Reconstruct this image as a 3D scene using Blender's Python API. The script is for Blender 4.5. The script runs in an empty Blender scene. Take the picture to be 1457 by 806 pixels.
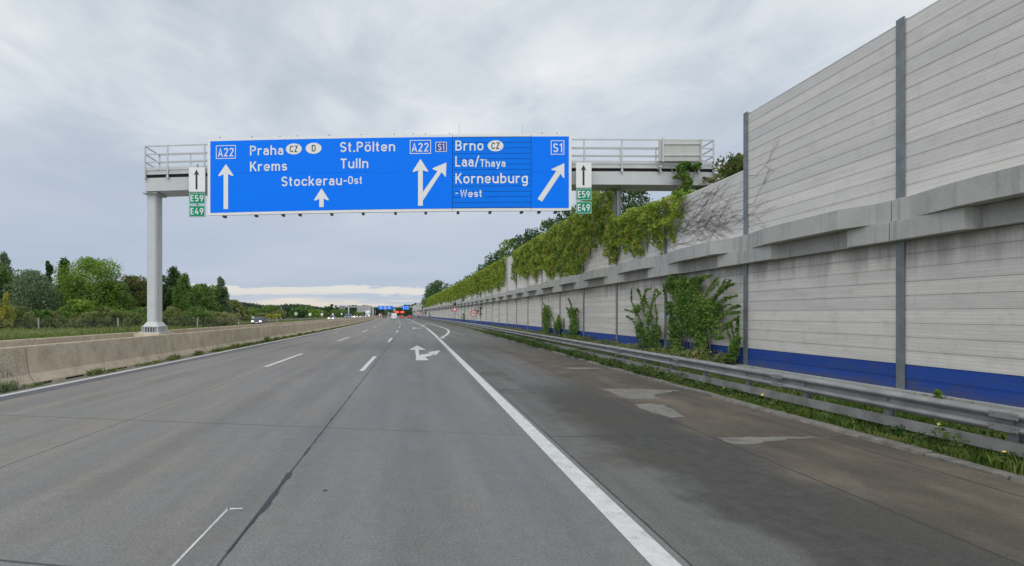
import bpy, math, random
import numpy as np
from mathutils import Vector, Matrix
R = math.radians
rng = np.random.default_rng(7)
random.seed(7)
scn = bpy.context.scene
COL = scn.collection
F = 728.0; CX = 589.0; HY = 447.0; CAMH = 1.94

# ------------------------------------------------------------------ helpers
def shift(y):
    """lateral drift of the carriageway: the motorway bends gently to the left"""
    if y < 40: return 0.0
    if y < 110: return -0.00025*(y-40)**2
    return -1.225 - 0.035*(y-110)

def tag(o, label=None, cat=None, group=None, kind=None):
    if label: o['label'] = label
    if cat: o['category'] = cat
    if group: o['group'] = group
    if kind: o['kind'] = kind
    return o

def empty(name, loc=(0,0,0), rz=0.0):
    o = bpy.data.objects.new(name, None); COL.objects.link(o)
    o.empty_display_size = 0.2
    o.location = loc; o.rotation_euler = (0,0,rz)
    return o

def copy_tree(o, parent=None):
    c = o.copy(); COL.objects.link(c)
    if parent is not None: c.parent = parent
    for ch in list(o.children): copy_tree(ch, c)
    return c

class MB:
    def __init__(s): s.v=[]; s.f=[]; s.m=[]; s.uv=None; s.sm=[]
    def poly(s, pts, m=0, smooth=False):
        b=len(s.v); s.v += [tuple(p) for p in pts]; s.f.append(tuple(range(b,b+len(pts)))); s.m.append(m); s.sm.append(smooth)
    def box(s, a, b, m=0):
        x0,y0,z0=a; x1,y1,z1=b
        i=len(s.v)
        s.v += [(x0,y0,z0),(x1,y0,z0),(x1,y1,z0),(x0,y1,z0),(x0,y0,z1),(x1,y0,z1),(x1,y1,z1),(x0,y1,z1)]
        for q in ((0,3,2,1),(4,5,6,7),(0,1,5,4),(1,2,6,5),(2,3,7,6),(3,0,4,7)):
            s.f.append(tuple(i+k for k in q)); s.m.append(m); s.sm.append(False)
    def bar(s, p, q, w, h, m=0, up=(0,0,1)):
        p=Vector(p); q=Vector(q); d=(q-p).normalized(); u=Vector(up)
        if abs(d.dot(u))>0.98: u=Vector((0,1,0))
        r=d.cross(u).normalized()*w/2; t=r.cross(d).normalized()*h/2
        i=len(s.v)
        for c in (p,q):
            s.v += [tuple(c-r-t),tuple(c+r-t),tuple(c+r+t),tuple(c-r+t)]
        for f in ((0,1,2,3),(7,6,5,4),(0,4,5,1),(1,5,6,2),(2,6,7,3),(3,7,4,0)):
            s.f.append(tuple(i+k for k in f)); s.m.append(m); s.sm.append(False)
    def tube(s, pts, rad, n=8, m=0, cap=True, smooth=True):
        pts=[Vector(p) for p in pts]
        if not hasattr(rad,'__len__'): rad=[rad]*len(pts)
        i0=len(s.v); pr=None
        for k,p in enumerate(pts):
            d=(pts[min(k+1,len(pts)-1)]-pts[max(k-1,0)]).normalized()
            u=Vector((0,0,1)) if abs(d.z)<0.9 else Vector((1,0,0))
            if pr is not None and (pr-d*pr.dot(d)).length>0.1: r=(pr-d*pr.dot(d)).normalized()
            else: r=d.cross(u).normalized()
            pr=r; t=d.cross(r)
            for a in range(n):
                an=2*math.pi*a/n
                s.v.append(tuple(p+(r*math.cos(an)+t*math.sin(an))*rad[k]))
        for k in range(len(pts)-1):
            for a in range(n):
                b=(a+1)%n
                s.f.append((i0+k*n+a,i0+k*n+b,i0+(k+1)*n+b,i0+(k+1)*n+a)); s.m.append(m); s.sm.append(smooth)
        if cap:
            s.f.append(tuple(i0+a for a in range(n))[::-1]); s.m.append(m); s.sm.append(False)
            s.f.append(tuple(i0+(len(pts)-1)*n+a for a in range(n))); s.m.append(m); s.sm.append(False)
    def loft(s, rings, m=0, closed=True, caps=True, smooth=False):
        i0=len(s.v); n=len(rings[0])
        for r in rings: s.v += [tuple(p) for p in r]
        for k in range(len(rings)-1):
            for a in range(n if closed else n-1):
                b=(a+1)%n
                s.f.append((i0+k*n+a,i0+k*n+b,i0+(k+1)*n+b,i0+(k+1)*n+a)); s.m.append(m); s.sm.append(smooth)
        if caps and closed:
            s.f.append(tuple(i0+a for a in range(n))[::-1]); s.m.append(m); s.sm.append(False)
            s.f.append(tuple(i0+(len(rings)-1)*n+a for a in range(n))); s.m.append(m); s.sm.append(False)
    def ribbon(s, pts, w, place, m=0):
        """flat stroke of width w along 2-D points; place(x,y)->3-D point"""
        P=[np.array(p,float) for p in pts]
        Q=[P[0]]
        for p in P[1:]:
            if np.linalg.norm(p-Q[-1])>1e-4: Q.append(p)
        n=len(Q); L=[];Rr=[]
        for k in range(n):
            d0=Q[k]-Q[k-1] if k>0 else Q[1]-Q[0]
            d1=Q[k+1]-Q[k] if k<n-1 else d0
            d0=d0/np.linalg.norm(d0); d1=d1/np.linalg.norm(d1)
            n0=np.array([-d0[1],d0[0]]); n1=np.array([-d1[1],d1[0]])
            nn=n0+n1; l=np.linalg.norm(nn)
            nn = n0 if l<1e-3 else nn/l
            c=max(0.5,float(nn@n0))
            L.append(Q[k]+nn*w/2/c); Rr.append(Q[k]-nn*w/2/c)
        for k in range(n-1):
            s.poly([place(*L[k]),place(*Rr[k]),place(*Rr[k+1]),place(*L[k+1])],m)
    def build(s, name, mats, parent=None, bevel=0, weld=False):
        me=bpy.data.meshes.new(name); me.from_pydata(s.v,[],s.f)
        if not isinstance(mats,(list,tuple)): mats=[mats]
        for mt in mats: me.materials.append(mt)
        me.polygons.foreach_set('material_index', s.m)
        me.polygons.foreach_set('use_smooth', s.sm)
        if s.uv:
            uvl=me.uv_layers.new(name='UVMap'); 
            vi=np.empty(len(me.loops),dtype=np.int32); me.loops.foreach_get('vertex_index',vi)
            uvl.data.foreach_set('uv', np.array(s.uv,dtype=np.float32)[vi].ravel())
        me.update()
        o=bpy.data.objects.new(name,me); COL.objects.link(o)
        if parent is not None: o.parent=parent
        if bevel:
            md=o.modifiers.new('Bevel','BEVEL'); md.width=bevel; md.segments=2; md.limit_method='ANGLE'
        return o

def np_mesh(name, verts, faces_n, mat, parent=None):
    """verts (N*k,3) consecutive k-gons"""
    n=len(verts)//faces_n
    me=bpy.data.meshes.new(name)
    me.vertices.add(len(verts)); me.vertices.foreach_set('co', np.ascontiguousarray(verts,dtype=np.float32).ravel())
    me.loops.add(len(verts)); me.loops.foreach_set('vertex_index', np.arange(len(verts),dtype=np.int32))
    me.polygons.add(n); me.polygons.foreach_set('loop_start', np.arange(n,dtype=np.int32)*faces_n)
    me.polygons.foreach_set('loop_total', np.full(n,faces_n,dtype=np.int32))
    me.materials.append(mat); me.update(calc_edges=True)
    o=bpy.data.objects.new(name,me); COL.objects.link(o)
    if parent is not None: o.parent=parent
    return o

def leaves(c, size, bias=None, bias_w=0.0, aspect=0.62, droop=0.0):
    """leaf-shaped quads (rhombs folded a little) round centres c"""
    n=len(c)
    d=rng.normal(size=(n,3)); d/=np.linalg.norm(d,axis=1)[:,None]
    if bias is not None: d=d*(1-bias_w)+np.asarray(bias)*bias_w; d/=np.linalg.norm(d,axis=1)[:,None]
    a=rng.normal(size=(n,3)); a[:,2]-=droop
    a-=d*np.sum(a*d,axis=1)[:,None]; a/=np.linalg.norm(a,axis=1)[:,None]
    b=np.cross(d,a)
    s=(size*rng.uniform(0.45,1.5,n))[:,None] if np.isscalar(size) else (size*rng.uniform(0.6,1.3,n))[:,None]
    v=np.empty((n,4,3))
    v[:,0]=c-a*s*0.5; v[:,1]=c-b*s*0.5*aspect+d*s*0.08; v[:,2]=c+a*s*0.5; v[:,3]=c+b*s*0.5*aspect+d*s*0.08
    return v.reshape(-1,3)

# ------------------------------------------------------------------ materials
def newmat(name):
    m=bpy.data.materials.new(name); m.use_nodes=True
    nt=m.node_tree; bs=nt.nodes['Principled BSDF']
    return m,nt,bs
def N(nt,t,**k):
    n=nt.nodes.new(t)
    for a,b in k.items():
        if a.startswith('_'): n.inputs[a[1:]].default_value=b
        else: setattr(n,a,b)
    return n
def lk(nt,a,b): nt.links.new(a,b)
def math_(nt,op,a,b=None,c=None,clamp=False):
    n=nt.nodes.new('ShaderNodeMath'); n.operation=op; n.use_clamp=clamp
    for i,x in enumerate((a,b,c)):
        if x is None: continue
        if hasattr(x,'links'): lk(nt,x,n.inputs[i])
        else: n.inputs[i].default_value=x
    return n.outputs[0]
def ramp(nt,fac,stops,interp='LINEAR'):
    r=nt.nodes.new('ShaderNodeValToRGB'); cr=r.color_ramp; cr.interpolation=interp
    while len(cr.elements)<len(stops): cr.elements.new(0.5)
    for e,(p,c) in zip(cr.elements,stops):
        e.position=p; e.color=(c,c,c,1) if np.isscalar(c) else (*c[:3],1)
    lk(nt,fac,r.inputs[0]); return r.outputs[0]
def mixc(nt,fac,a,b,mode='MIX'):
    n=nt.nodes.new('ShaderNodeMix'); n.data_type='RGBA'; n.blend_type=mode
    for i,x in ((0,fac),(6,a),(7,b)):
        if hasattr(x,'links'): lk(nt,x,n.inputs[i])
        else: n.inputs[i].default_value = x if np.isscalar(x) else (*x[:3],1)
    return n.outputs[2]
def noise(nt,vec,scale,detail=4,rough=0.55,sc3=None,dist=0):
    if sc3 is not None:
        mp=nt.nodes.new('ShaderNodeMapping'); mp.inputs['Scale'].default_value=sc3; lk(nt,vec,mp.inputs[0]); vec=mp.outputs[0]
    n=nt.nodes.new('ShaderNodeTexNoise'); n.inputs['Scale'].default_value=scale; n.inputs['Detail'].default_value=detail
    n.inputs['Roughness'].default_value=rough; n.inputs['Distortion'].default_value=dist
    lk(nt,vec,n.inputs['Vector']); return n.outputs['Fac']
def bump(nt,bs,h,strength=0.3,dist=0.01):
    b=nt.nodes.new('ShaderNodeBump'); b.inputs['Strength'].default_value=strength; b.inputs['Distance'].default_value=dist
    lk(nt,h,b.inputs['Height']); lk(nt,b.outputs[0],bs.inputs['Normal'])
def pos(nt): return nt.nodes.new('ShaderNodeNewGeometry').outputs['Position']

def simple(name,col,rough=0.6,metal=0.0,var=0.12,scale=6,emit=None,estr=0,spec=0.5,detail=5):
    m,nt,bs=newmat(name)
    f=noise(nt,pos(nt),scale,detail)
    c0=tuple(x*(1-var) for x in col); c1=tuple(min(1,x*(1+var)) for x in col)
    lk(nt,ramp(nt,f,[(0.3,c0),(0.7,c1)]),bs.inputs['Base Color'])
    bs.inputs['Roughness'].default_value=rough; bs.inputs['Metallic'].default_value=metal
    bs.inputs['Specular IOR Level'].default_value=spec
    if emit: bs.inputs['Emission Color'].default_value=(*emit,1); bs.inputs['Emission Strength'].default_value=estr
    return m

def leafmat(name,stops,big=1.2,fine=9.0,trans=0.35):
    m,nt,bs=newmat(name); p=pos(nt)
    f1=noise(nt,p,big,3); f2=noise(nt,p,fine,2,0.7)
    f=math_(nt,'ADD',math_(nt,'MULTIPLY',f1,0.55),math_(nt,'MULTIPLY',f2,0.45))
    n=len(stops); st=[(0.33+0.34*i/(n-1),c) for i,c in enumerate(stops)]
    c=ramp(nt,f,st)
    lk(nt,c,bs.inputs['Base Color']); bs.inputs['Roughness'].default_value=0.55
    bs.inputs['Specular IOR Level'].default_value=0.3
    tr=nt.nodes.new('ShaderNodeBsdfTranslucent'); lk(nt,c,tr.inputs[0])
    mx=nt.nodes.new('ShaderNodeMixShader'); mx.inputs[0].default_value=trans
    lk(nt,bs.outputs[0],mx.inputs[1]); lk(nt,tr.outputs[0],mx.inputs[2])
    lk(nt,mx.outputs[0],nt.nodes['Material Output'].inputs[0])
    return m

M={}
M['vine']=leafmat('vine_leaf',[(.045,.10,.018),(.15,.25,.03),(.29,.40,.05),(.43,.46,.065),(.46,.27,.07)],big=1.6)
M['ivy']=leafmat('wall_plant_leaf',[(.04,.10,.022),(.11,.215,.038),(.20,.32,.06),(.31,.40,.10)],big=2.2)
M['bright']=leafmat('bright_leaf',[(.05,.12,.015),(.14,.25,.028),(.24,.36,.045),(.34,.43,.07)],big=.5,fine=4)
M['greyleaf']=leafmat('willow_leaf',[(.06,.10,.045),(.12,.18,.085),(.19,.26,.13),(.26,.33,.19)],big=.5,fine=4)
M['dark']=leafmat('dark_leaf',[(.02,.055,.015),(.05,.105,.03),(.085,.16,.045),(.13,.22,.06)],big=.5,fine=4)
M['midleaf']=leafmat('mid_leaf',[(.045,.10,.02),(.10,.19,.038),(.17,.27,.055),(.25,.33,.08)],big=.5,fine=4)
M['russet']=leafmat('russet_leaf',[(.03,.065,.02),(.08,.12,.03),(.17,.17,.04),(.30,.17,.05)],big=.6,fine=4)
M['yellow']=leafmat('yellow_leaf',[(.16,.22,.03),(.28,.32,.05),(.42,.42,.06),(.5,.25,.06)],big=1.0)
M['olive']=leafmat('olive_leaf',[(.07,.10,.03),(.15,.19,.05),(.25,.27,.09),(.34,.32,.13)],big=.7,fine=3)
M['farleaf']=leafmat('far_leaf',[(.03,.055,.04),(.05,.085,.055),(.075,.115,.07)],big=.05,fine=.4)
M['grassleaf']=leafmat('grass_blade',[(.045,.09,.015),(.09,.15,.025),(.16,.22,.04),(.26,.24,.09)],big=1.5)
M['drygrass']=leafmat('dry_grass_blade',[(.07,.12,.03),(.15,.20,.05),(.24,.26,.09),(.32,.28,.14)],big=.3,fine=3)
M['weed']=leafmat('weed_leaf',[(.025,.055,.015),(.055,.11,.025),(.11,.17,.04),(.21,.22,.07)],big=2.5)
M['flower']=simple('yellow_flower',(.75,.6,.04),.6)
M['redbit']=simple('red_cloth',(.55,.03,.04),.7)
M['bark']=simple('bark',(.10,.08,.06),.9,scale=12,var=.35)
M['vinestem']=simple('vine_stem',(.17,.148,.13),.9,scale=20,var=.3)
M['white_paint']=None
M['steel']=simple('galvanised_steel',(.285,.28,.27),.55,.35,var=.22,scale=3)
M['postgrey']=simple('post_grey_paint',(.20,.22,.225),.5,.2,var=.18,scale=4)
M['gantry']=simple('gantry_grey_paint',(.50,.51,.505),.5,.0,var=.05,scale=2)
M['signback']=simple('sign_back',(.46,.45,.42),.6,.1,var=.06,scale=2)
M['signwhite']=simple('sign_white',(.76,.755,.73),.55,var=.02,scale=8)
M['signblue']=simple('sign_blue',(.0,.19,.93),.55,var=.02,scale=2,spec=.12)
M['slatblue']=simple('slat_blue',(.0,.185,.84),.55,var=.04,scale=2,spec=.12)
M['signdarkblue']=simple('sign_dark_blue',(.005,.04,.36),.45,var=.03)
M['signgreen']=simple('sign_green',(.0,.27,.14),.55,var=.03,spec=.12)
M['signred']=simple('sign_red',(.62,.03,.05),.45,var=.03)
M['black']=simple('black_paint',(.015,.016,.02),.5)
M['dirt_or_gap_shade']=simple('dark_gap',(.02,.018,.016),.9)  # near-black; paints shade into the gantry gaps, also colours drain slots and scrawl
M['slatgap']=simple('slat_gap',(.0,.03,.16),.7)
M['rubber']=simple('tyre_rubber',(.02,.02,.02),.85)
M['glass']=simple('car_glass',(.02,.025,.03),.08,spec=.8)
M['chrome']=simple('alloy',(.5,.5,.5),.3,.9)
M['lampon']=simple('headlamp_on',(.9,.9,.85),.3,emit=(1,.97,.85),estr=5)
M['redlamp']=simple('tail_lamp_on',(.7,.02,.01),.3,emit=(1,.05,.02),estr=1.2)
M['redboard']=simple('red_lit_board',(.8,.05,.03),.5,emit=(1,.08,.04),estr=.5)
M['c_black']=simple('paint_black',(.015,.017,.022),.15,spec=.8,var=.02)
M['c_white']=simple('paint_white',(.75,.76,.77),.2,var=.02)
M['c_silver']=simple('paint_silver',(.42,.44,.46),.25,.4,var=.02)
M['c_blue']=simple('paint_blue_grey',(.17,.22,.30),.25,.2,var=.02)
M['c_red']=simple('paint_red',(.5,.05,.03),.25,var=.02)
M['dkplastic']=simple('dark_plastic',(.03,.03,.03),.6)

# painted road markings, worn
def paint():
    m,nt,bs=newmat('road_paint'); p=pos(nt)
    f=noise(nt,p,5,8,.8); g=noise(nt,p,70,3,.7)
    c=ramp(nt,math_(nt,'ADD',math_(nt,'MULTIPLY',f,.6),math_(nt,'MULTIPLY',g,.4)),[(.38,(.24,.235,.225)),(.44,(.50,.495,.475)),(.56,(.61,.605,.585)),(.7,(.66,.655,.635))])
    lk(nt,c,bs.inputs['Base Color']); bs.inputs['Roughness'].default_value=.6; return m
M['paint']=paint()
def paint_worn():
    m,nt,bs=newmat('road_paint_worn'); p=pos(nt)
    f=noise(nt,p,3.0,6,.75); g=noise(nt,p,45,3,.6)
    c=ramp(nt,math_(nt,'ADD',math_(nt,'MULTIPLY',f,.6),math_(nt,'MULTIPLY',g,.4)),[(.40,(.21,.21,.21)),(.5,(.45,.45,.45)),(.62,(.62,.62,.6))])
    lk(nt,c,bs.inputs['Base Color']); bs.inputs['Roughness'].default_value=.65; return m
M['paintworn']=paint_worn()

def line_mask(nt,coord,center,width,soft=0.004):
    """1 on a line |coord-center|<width"""
    d=math_(nt,'ABSOLUTE',math_(nt,'SUBTRACT',coord,center))
    return math_(nt,'SUBTRACT',1.0,math_(nt,'DIVIDE',math_(nt,'SUBTRACT',d,width),soft,clamp=True),clamp=True)

def smooth(nt,x,a,b):
    n=nt.nodes.new('ShaderNodeMapRange'); n.interpolation_type='SMOOTHSTEP'; n.clamp=True
    lk(nt,x,n.inputs[0]); n.inputs[1].default_value=a; n.inputs[2].default_value=b; return n.outputs[0]

def road_mat(which):
    m,nt,bs=newmat('road_'+which)
    uv=nt.nodes.new('ShaderNodeUVMap'); uv.uv_map='UVMap'
    sp=nt.nodes.new('ShaderNodeSeparateXYZ'); lk(nt,uv.outputs[0],sp.inputs[0]); U=sp.outputs[0]; V=sp.outputs[1]
    P=uv.outputs[0]
    streak=noise(nt,P,1.0,5,.6,(1.6,.12,1)); blot=noise(nt,P,.55,4,.6); fine=noise(nt,P,38,3,.75); mid=noise(nt,P,6,5,.65)
    grit=noise(nt,P,130,2,.8)
    wob=noise(nt,P,.9,4,.6)
    if which=='lanes':
        base=ramp(nt,streak,[(.3,(.148,.143,.137)),(.5,(.178,.171,.162)),(.72,(.213,.202,.186))])
        warm=ramp(nt,blot,[(.35,(.95,.97,1.0)),(.65,(1.04,1.0,.95))])
        base=mixc(nt,1,base,warm,'MULTIPLY')
        # left lane a little lighter / warmer, right lane bluer
        side=smooth(nt,U,-6.0,-.5)
        base=mixc(nt,side,mixc(nt,1,base,(1.10,1.07,1.02),'MULTIPLY'),mixc(nt,1,base,(.93,.955,.98),'MULTIPLY'))
        for c0 in (-7.45,-3.55,.1):
            w=math_(nt,'SUBTRACT',1.0,smooth(nt,math_(nt,'ABSOLUTE',math_(nt,'SUBTRACT',math_(nt,'ADD',U,math_(nt,'MULTIPLY',wob,.3)),c0+.15)),.05,.40))
            base=mixc(nt,math_(nt,'MULTIPLY',w,math_(nt,'MULTIPLY',smooth(nt,blot,.35,.6),.45)),base,(.125,.118,.11))
        sd=noise(nt,P,2.2,6,.7,(1,.5,1)); base=mixc(nt,math_(nt,'MULTIPLY',smooth(nt,sd,.56,.70),.35),base,(.12,.115,.108))
        # wheel tracks
        for c0 in (-8.3,-6.5,-4.5,-2.7,-.8,1.0):
            w=math_(nt,'SUBTRACT',1.0,smooth(nt,math_(nt,'ABSOLUTE',math_(nt,'SUBTRACT',U,c0)),.1,.55))
            base=mixc(nt,math_(nt,'MULTIPLY',w,.35),base,(.165,.165,.165))
    else:
        ud=math_(nt,'ADD',U,math_(nt,'MULTIPLY',math_(nt,'SUBTRACT',wob,.5),1.5))
        grey=ramp(nt,streak,[(.3,(.095,.092,.087)),(.7,(.150,.145,.135))])
        brown=ramp(nt,noise(nt,P,1.0,5,.65,(1.0,.45,1)),[(.3,(.068,.058,.045)),(.5,(.105,.086,.065)),(.72,(.172,.137,.104))])
        dark=ramp(nt,mid,[(.3,(.040,.038,.035)),(.7,(.062,.058,.053))])
        base=mixc(nt,smooth(nt,ud,4.0,5.0),grey,brown)
        far=math_(nt,'SUBTRACT',1.0,smooth(nt,V,11.5,15.5))
        band=math_(nt,'MULTIPLY',math_(nt,'MULTIPLY',smooth(nt,ud,2.75,3.25),math_(nt,'SUBTRACT',1.0,smooth(nt,ud,4.3,5.0))),far)
        base=mixc(nt,math_(nt,'MULTIPLY',band,.85),base,dark)
        # olive dark stain across the outer slabs
        st=noise(nt,P,.42,5,.6,(1,.8,1))
        base=mixc(nt,math_(nt,'MULTIPLY',smooth(nt,st,.50,.62),.6),base,(.066,.060,.044))
        fv=smooth(nt,V,18,40)
        base=mixc(nt,fv,base,ramp(nt,streak,[(.3,(.105,.100,.093)),(.7,(.165,.157,.146))]))
    sp_=ramp(nt,fine,[(.3,.66),(.5,1.0),(.72,1.42)])
    base=mixc(nt,.8,base,mixc(nt,1,base,sp_,'MULTIPLY'))
    gr=ramp(nt,grit,[(.30,.4),(.42,1.0),(.60,1.0),(.72,1.9)])
    base=mixc(nt,.6,base,mixc(nt,1,base,gr,'MULTIPLY'))
    base=mixc(nt,.5,base,mixc(nt,1,base,ramp(nt,mid,[(.3,.85),(.7,1.15)]),'MULTIPLY'))
    # joints
    jw=noise(nt,P,3,3,.6)
    Uj=math_(nt,'ADD',U,math_(nt,'MULTIPLY',math_(nt,'SUBTRACT',jw,.5),.03))
    def join(mask,strength,base):
        return mixc(nt,math_(nt,'MULTIPLY',mask,strength),base,(.035,.034,.035))
    if which=='lanes':
        Vp=math_(nt,'SUBTRACT',V,math_(nt,'MULTIPLY',math_(nt,'SUBTRACT',2.2,U),.17))
        base=join(line_mask(nt,Uj,-5.22,.006,.012),.75,base)
        wide=math_(nt,'MULTIPLY',smooth(nt,noise(nt,P,1.3,3,.6,(.001,1,1)),.45,.7),.014)
        d=math_(nt,'ABSOLUTE',math_(nt,'SUBTRACT',Uj,-1.51))
        mk=math_(nt,'SUBTRACT',1.0,math_(nt,'DIVIDE',math_(nt,'SUBTRACT',d,math_(nt,'ADD',wide,.007)),.012,clamp=True),clamp=True)
        base=join(mk,.85,base)
    else:
        Vp=V
        for c0,w in ((2.13,.018),(4.7,.01),(6.45,.01)): base=join(line_mask(nt,Uj,c0,w,.012),.85,base)
    ph=math_(nt,'ABSOLUTE',math_(nt,'SUBTRACT',math_(nt,'MODULO',math_(nt,'ADD',Vp,101.9+2.5),5.0),2.5))
    tm=math_(nt,'SUBTRACT',1.0,math_(nt,'DIVIDE',math_(nt,'SUBTRACT',ph,.008),.014,clamp=True),clamp=True)
    if which=='lanes':
        near=math_(nt,'ADD',math_(nt,'MULTIPLY',math_(nt,'SUBTRACT',1.0,smooth(nt,Vp,9.5,11.5)),.55),.22)
        near=math_(nt,'MULTIPLY',near,math_(nt,'SUBTRACT',1.05,math_(nt,'MULTIPLY',smooth(nt,U,-3,2),.4)))
        base=mixc(nt,math_(nt,'MULTIPLY',tm,near),base,(.04,.038,.038))
    else: base=join(tm,.8,base)
    lk(nt,base,bs.inputs['Base Color']); bs.inputs['Roughness'].default_value=.82; bs.inputs['Specular IOR Level'].default_value=.35
    bump(nt,bs,math_(nt,'ADD',fine,grit),.25,.004)
    return m
M['lanes']=road_mat('lanes'); M['shoulder']=road_mat('shoulder')

def concrete(name,c0,c1,c2,streaks=.0,scale=1.5,pores=.0):
    m,nt,bs=newmat(name); p=pos(nt)
    f=noise(nt,p,scale,6,.65); g=noise(nt,p,45,3,.7)
    b=ramp(nt,f,[(.3,c0),(.5,c1),(.72,c2)])
    b=mixc(nt,.55,b,mixc(nt,1,b,ramp(nt,g,[(.3,.72),(.7,1.2)]),'MULTIPLY'))
    if streaks:
        s=noise(nt,p,1,4,.6,(5,5,.35)); b=mixc(nt,math_(nt,'MULTIPLY',smooth(nt,s,.52,.72),streaks),b,tuple(x*.45 for x in c0))
    if pores:
        v=noise(nt,p,26,4,.75); w=noise(nt,p,.5,2,.5)
        b=mixc(nt,math_(nt,'MULTIPLY',math_(nt,'MULTIPLY',smooth(nt,v,.5,.62),smooth(nt,w,.45,.6)),pores),b,(.10,.085,.07))
    lk(nt,b,bs.inputs['Base Color']); bs.inputs['Roughness'].default_value=.85
    bump(nt,bs,math_(nt,'ADD',g,f),.3,.006); return m
M['barrier']=concrete('barrier_concrete',(.38,.305,.215),(.49,.405,.29),(.58,.49,.365),.18,1.6,.7)
M['cornice']=concrete('cornice_concrete',(.36,.355,.325),(.44,.435,.40),(.50,.495,.455),.4,1.0)
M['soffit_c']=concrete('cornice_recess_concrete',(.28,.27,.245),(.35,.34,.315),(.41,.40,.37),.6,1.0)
M['patch']=concrete('light_patch',(.115,.108,.09),(.185,.175,.15),(.225,.215,.188),0,3.0)
M['kerb']=concrete('kerb_concrete',(.10,.09,.075),(.17,.155,.13),(.25,.23,.2),.0,5)
M['gravel']=concrete('median_gravel',(.14,.13,.10),(.20,.18,.14),(.25,.23,.18),0,4)
M['tar']=simple('tar_seal',(.035,.035,.04),.7,var=.3,scale=20)

def panelmat(name,col,dirt_or_gap_shade,topdirt,splash=False):
    m,nt,bs=newmat(name); p=pos(nt)
    sp=nt.nodes.new('ShaderNodeSeparateXYZ'); lk(nt,p,sp.inputs[0]); z=sp.outputs[2]
    f=noise(nt,p,1.0,5,.65,(.5,.5,5)); g=noise(nt,p,3,5,.7); h=noise(nt,p,40,3,.7)
    b=ramp(nt,f,[(.3,tuple(x*.88 for x in col)),(.5,col),(.7,tuple(x*1.10 for x in col))])
    b=mixc(nt,.5,b,mixc(nt,1,b,ramp(nt,h,[(.3,.8),(.7,1.15)]),'MULTIPLY'))
    cbm=nt.nodes.new('ShaderNodeCombineXYZ'); lk(nt,math_(nt,'FLOOR',math_(nt,'DIVIDE',math_(nt,'SUBTRACT',z,.35-2.8),.28)),cbm.inputs[0])
    spp=nt.nodes.new('ShaderNodeSeparateXYZ'); lk(nt,p,spp.inputs[0]); lk(nt,math_(nt,'FLOOR',math_(nt,'DIVIDE',math_(nt,'SUBTRACT',spp.outputs[1],10.49-49),4.9)),cbm.inputs[1])
    wn=nt.nodes.new('ShaderNodeTexWhiteNoise'); lk(nt,cbm.outputs[0],wn.inputs[0])
    b=mixc(nt,1,b,ramp(nt,wn.outputs[0],[(0,(.90,.90,.91)),(1,(1.06,1.05,1.04))]),'MULTIPLY')
    b=mixc(nt,math_(nt,'MULTIPLY',smooth(nt,g,.48,.75),dirt_or_gap_shade),b,tuple(x*.62 for x in col))
    if topdirt:
        # run-off stains hanging below the cornice
        s=noise(nt,p,1,5,.65,(2.2,2.2,.3)); zz=math_(nt,'ADD',z,math_(nt,'MULTIPLY',s,1.5))
        b=mixc(nt,math_(nt,'MULTIPLY',smooth(nt,zz,3.45,4.35),.7),b,(.075,.07,.062))
    if splash:
        q=noise(nt,p,1,6,.7,(1.2,1.2,5)); q2=noise(nt,p,7,5,.75)
        b=mixc(nt,math_(nt,'MULTIPLY',smooth(nt,math_(nt,'ADD',math_(nt,'MULTIPLY',q,.6),math_(nt,'MULTIPLY',q2,.4)),.47,.62),.6),b,(.055,.075,.15))
        b=mixc(nt,math_(nt,'MULTIPLY',math_(nt,'SUBTRACT',1.0,smooth(nt,math_(nt,'SUBTRACT',z,math_(nt,'MULTIPLY',q,.5)),.15,.40)),.5),b,(.09,.085,.08))
    # dark seams between the planks
    ph=math_(nt,'ABSOLUTE',math_(nt,'SUBTRACT',math_(nt,'MODULO',math_(nt,'SUBTRACT',z,.35-.14-2.8),.28),.14))
    seam=math_(nt,'SUBTRACT',1.0,math_(nt,'DIVIDE',math_(nt,'SUBTRACT',ph,.006),.012,clamp=True),clamp=True)
    b=mixc(nt,math_(nt,'MULTIPLY',seam,.38),b,tuple(x*.3 for x in col))
    # fine horizontal ribs
    fr=math_(nt,'ABSOLUTE',math_(nt,'SUBTRACT',math_(nt,'MODULO',math_(nt,'SUBTRACT',z,.35-2.8),.07),.035))
    frm=math_(nt,'SUBTRACT',1.0,math_(nt,'DIVIDE',fr,.014,clamp=True),clamp=True)
    b=mixc(nt,math_(nt,'MULTIPLY',math_(nt,'MULTIPLY',frm,smooth(nt,f,.30,.55)),.26),b,tuple(x*.45 for x in col))
    rb=nt.nodes.new('ShaderNodeTexWave'); rb.bands_direction='Z'; rb.inputs['Scale'].default_value=11; rb.inputs['Distortion'].default_value=.4; lk(nt,p,rb.inputs[0])
    lk(nt,b,bs.inputs['Base Color']); bs.inputs['Roughness'].default_value=.8
    bump(nt,bs,math_(nt,'ADD',math_(nt,'MULTIPLY',rb.outputs['Fac'],.6),h),.35,.006); return m
M['panel']=panelmat('panel_grey',(.72,.685,.64),.35,False)
M['panel_low']=panelmat('panel_grey_lower',(.72,.675,.62),.45,True)
M['panel_blue']=panelmat('panel_blue',(.012,.066,.35),.3,False,True)

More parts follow.
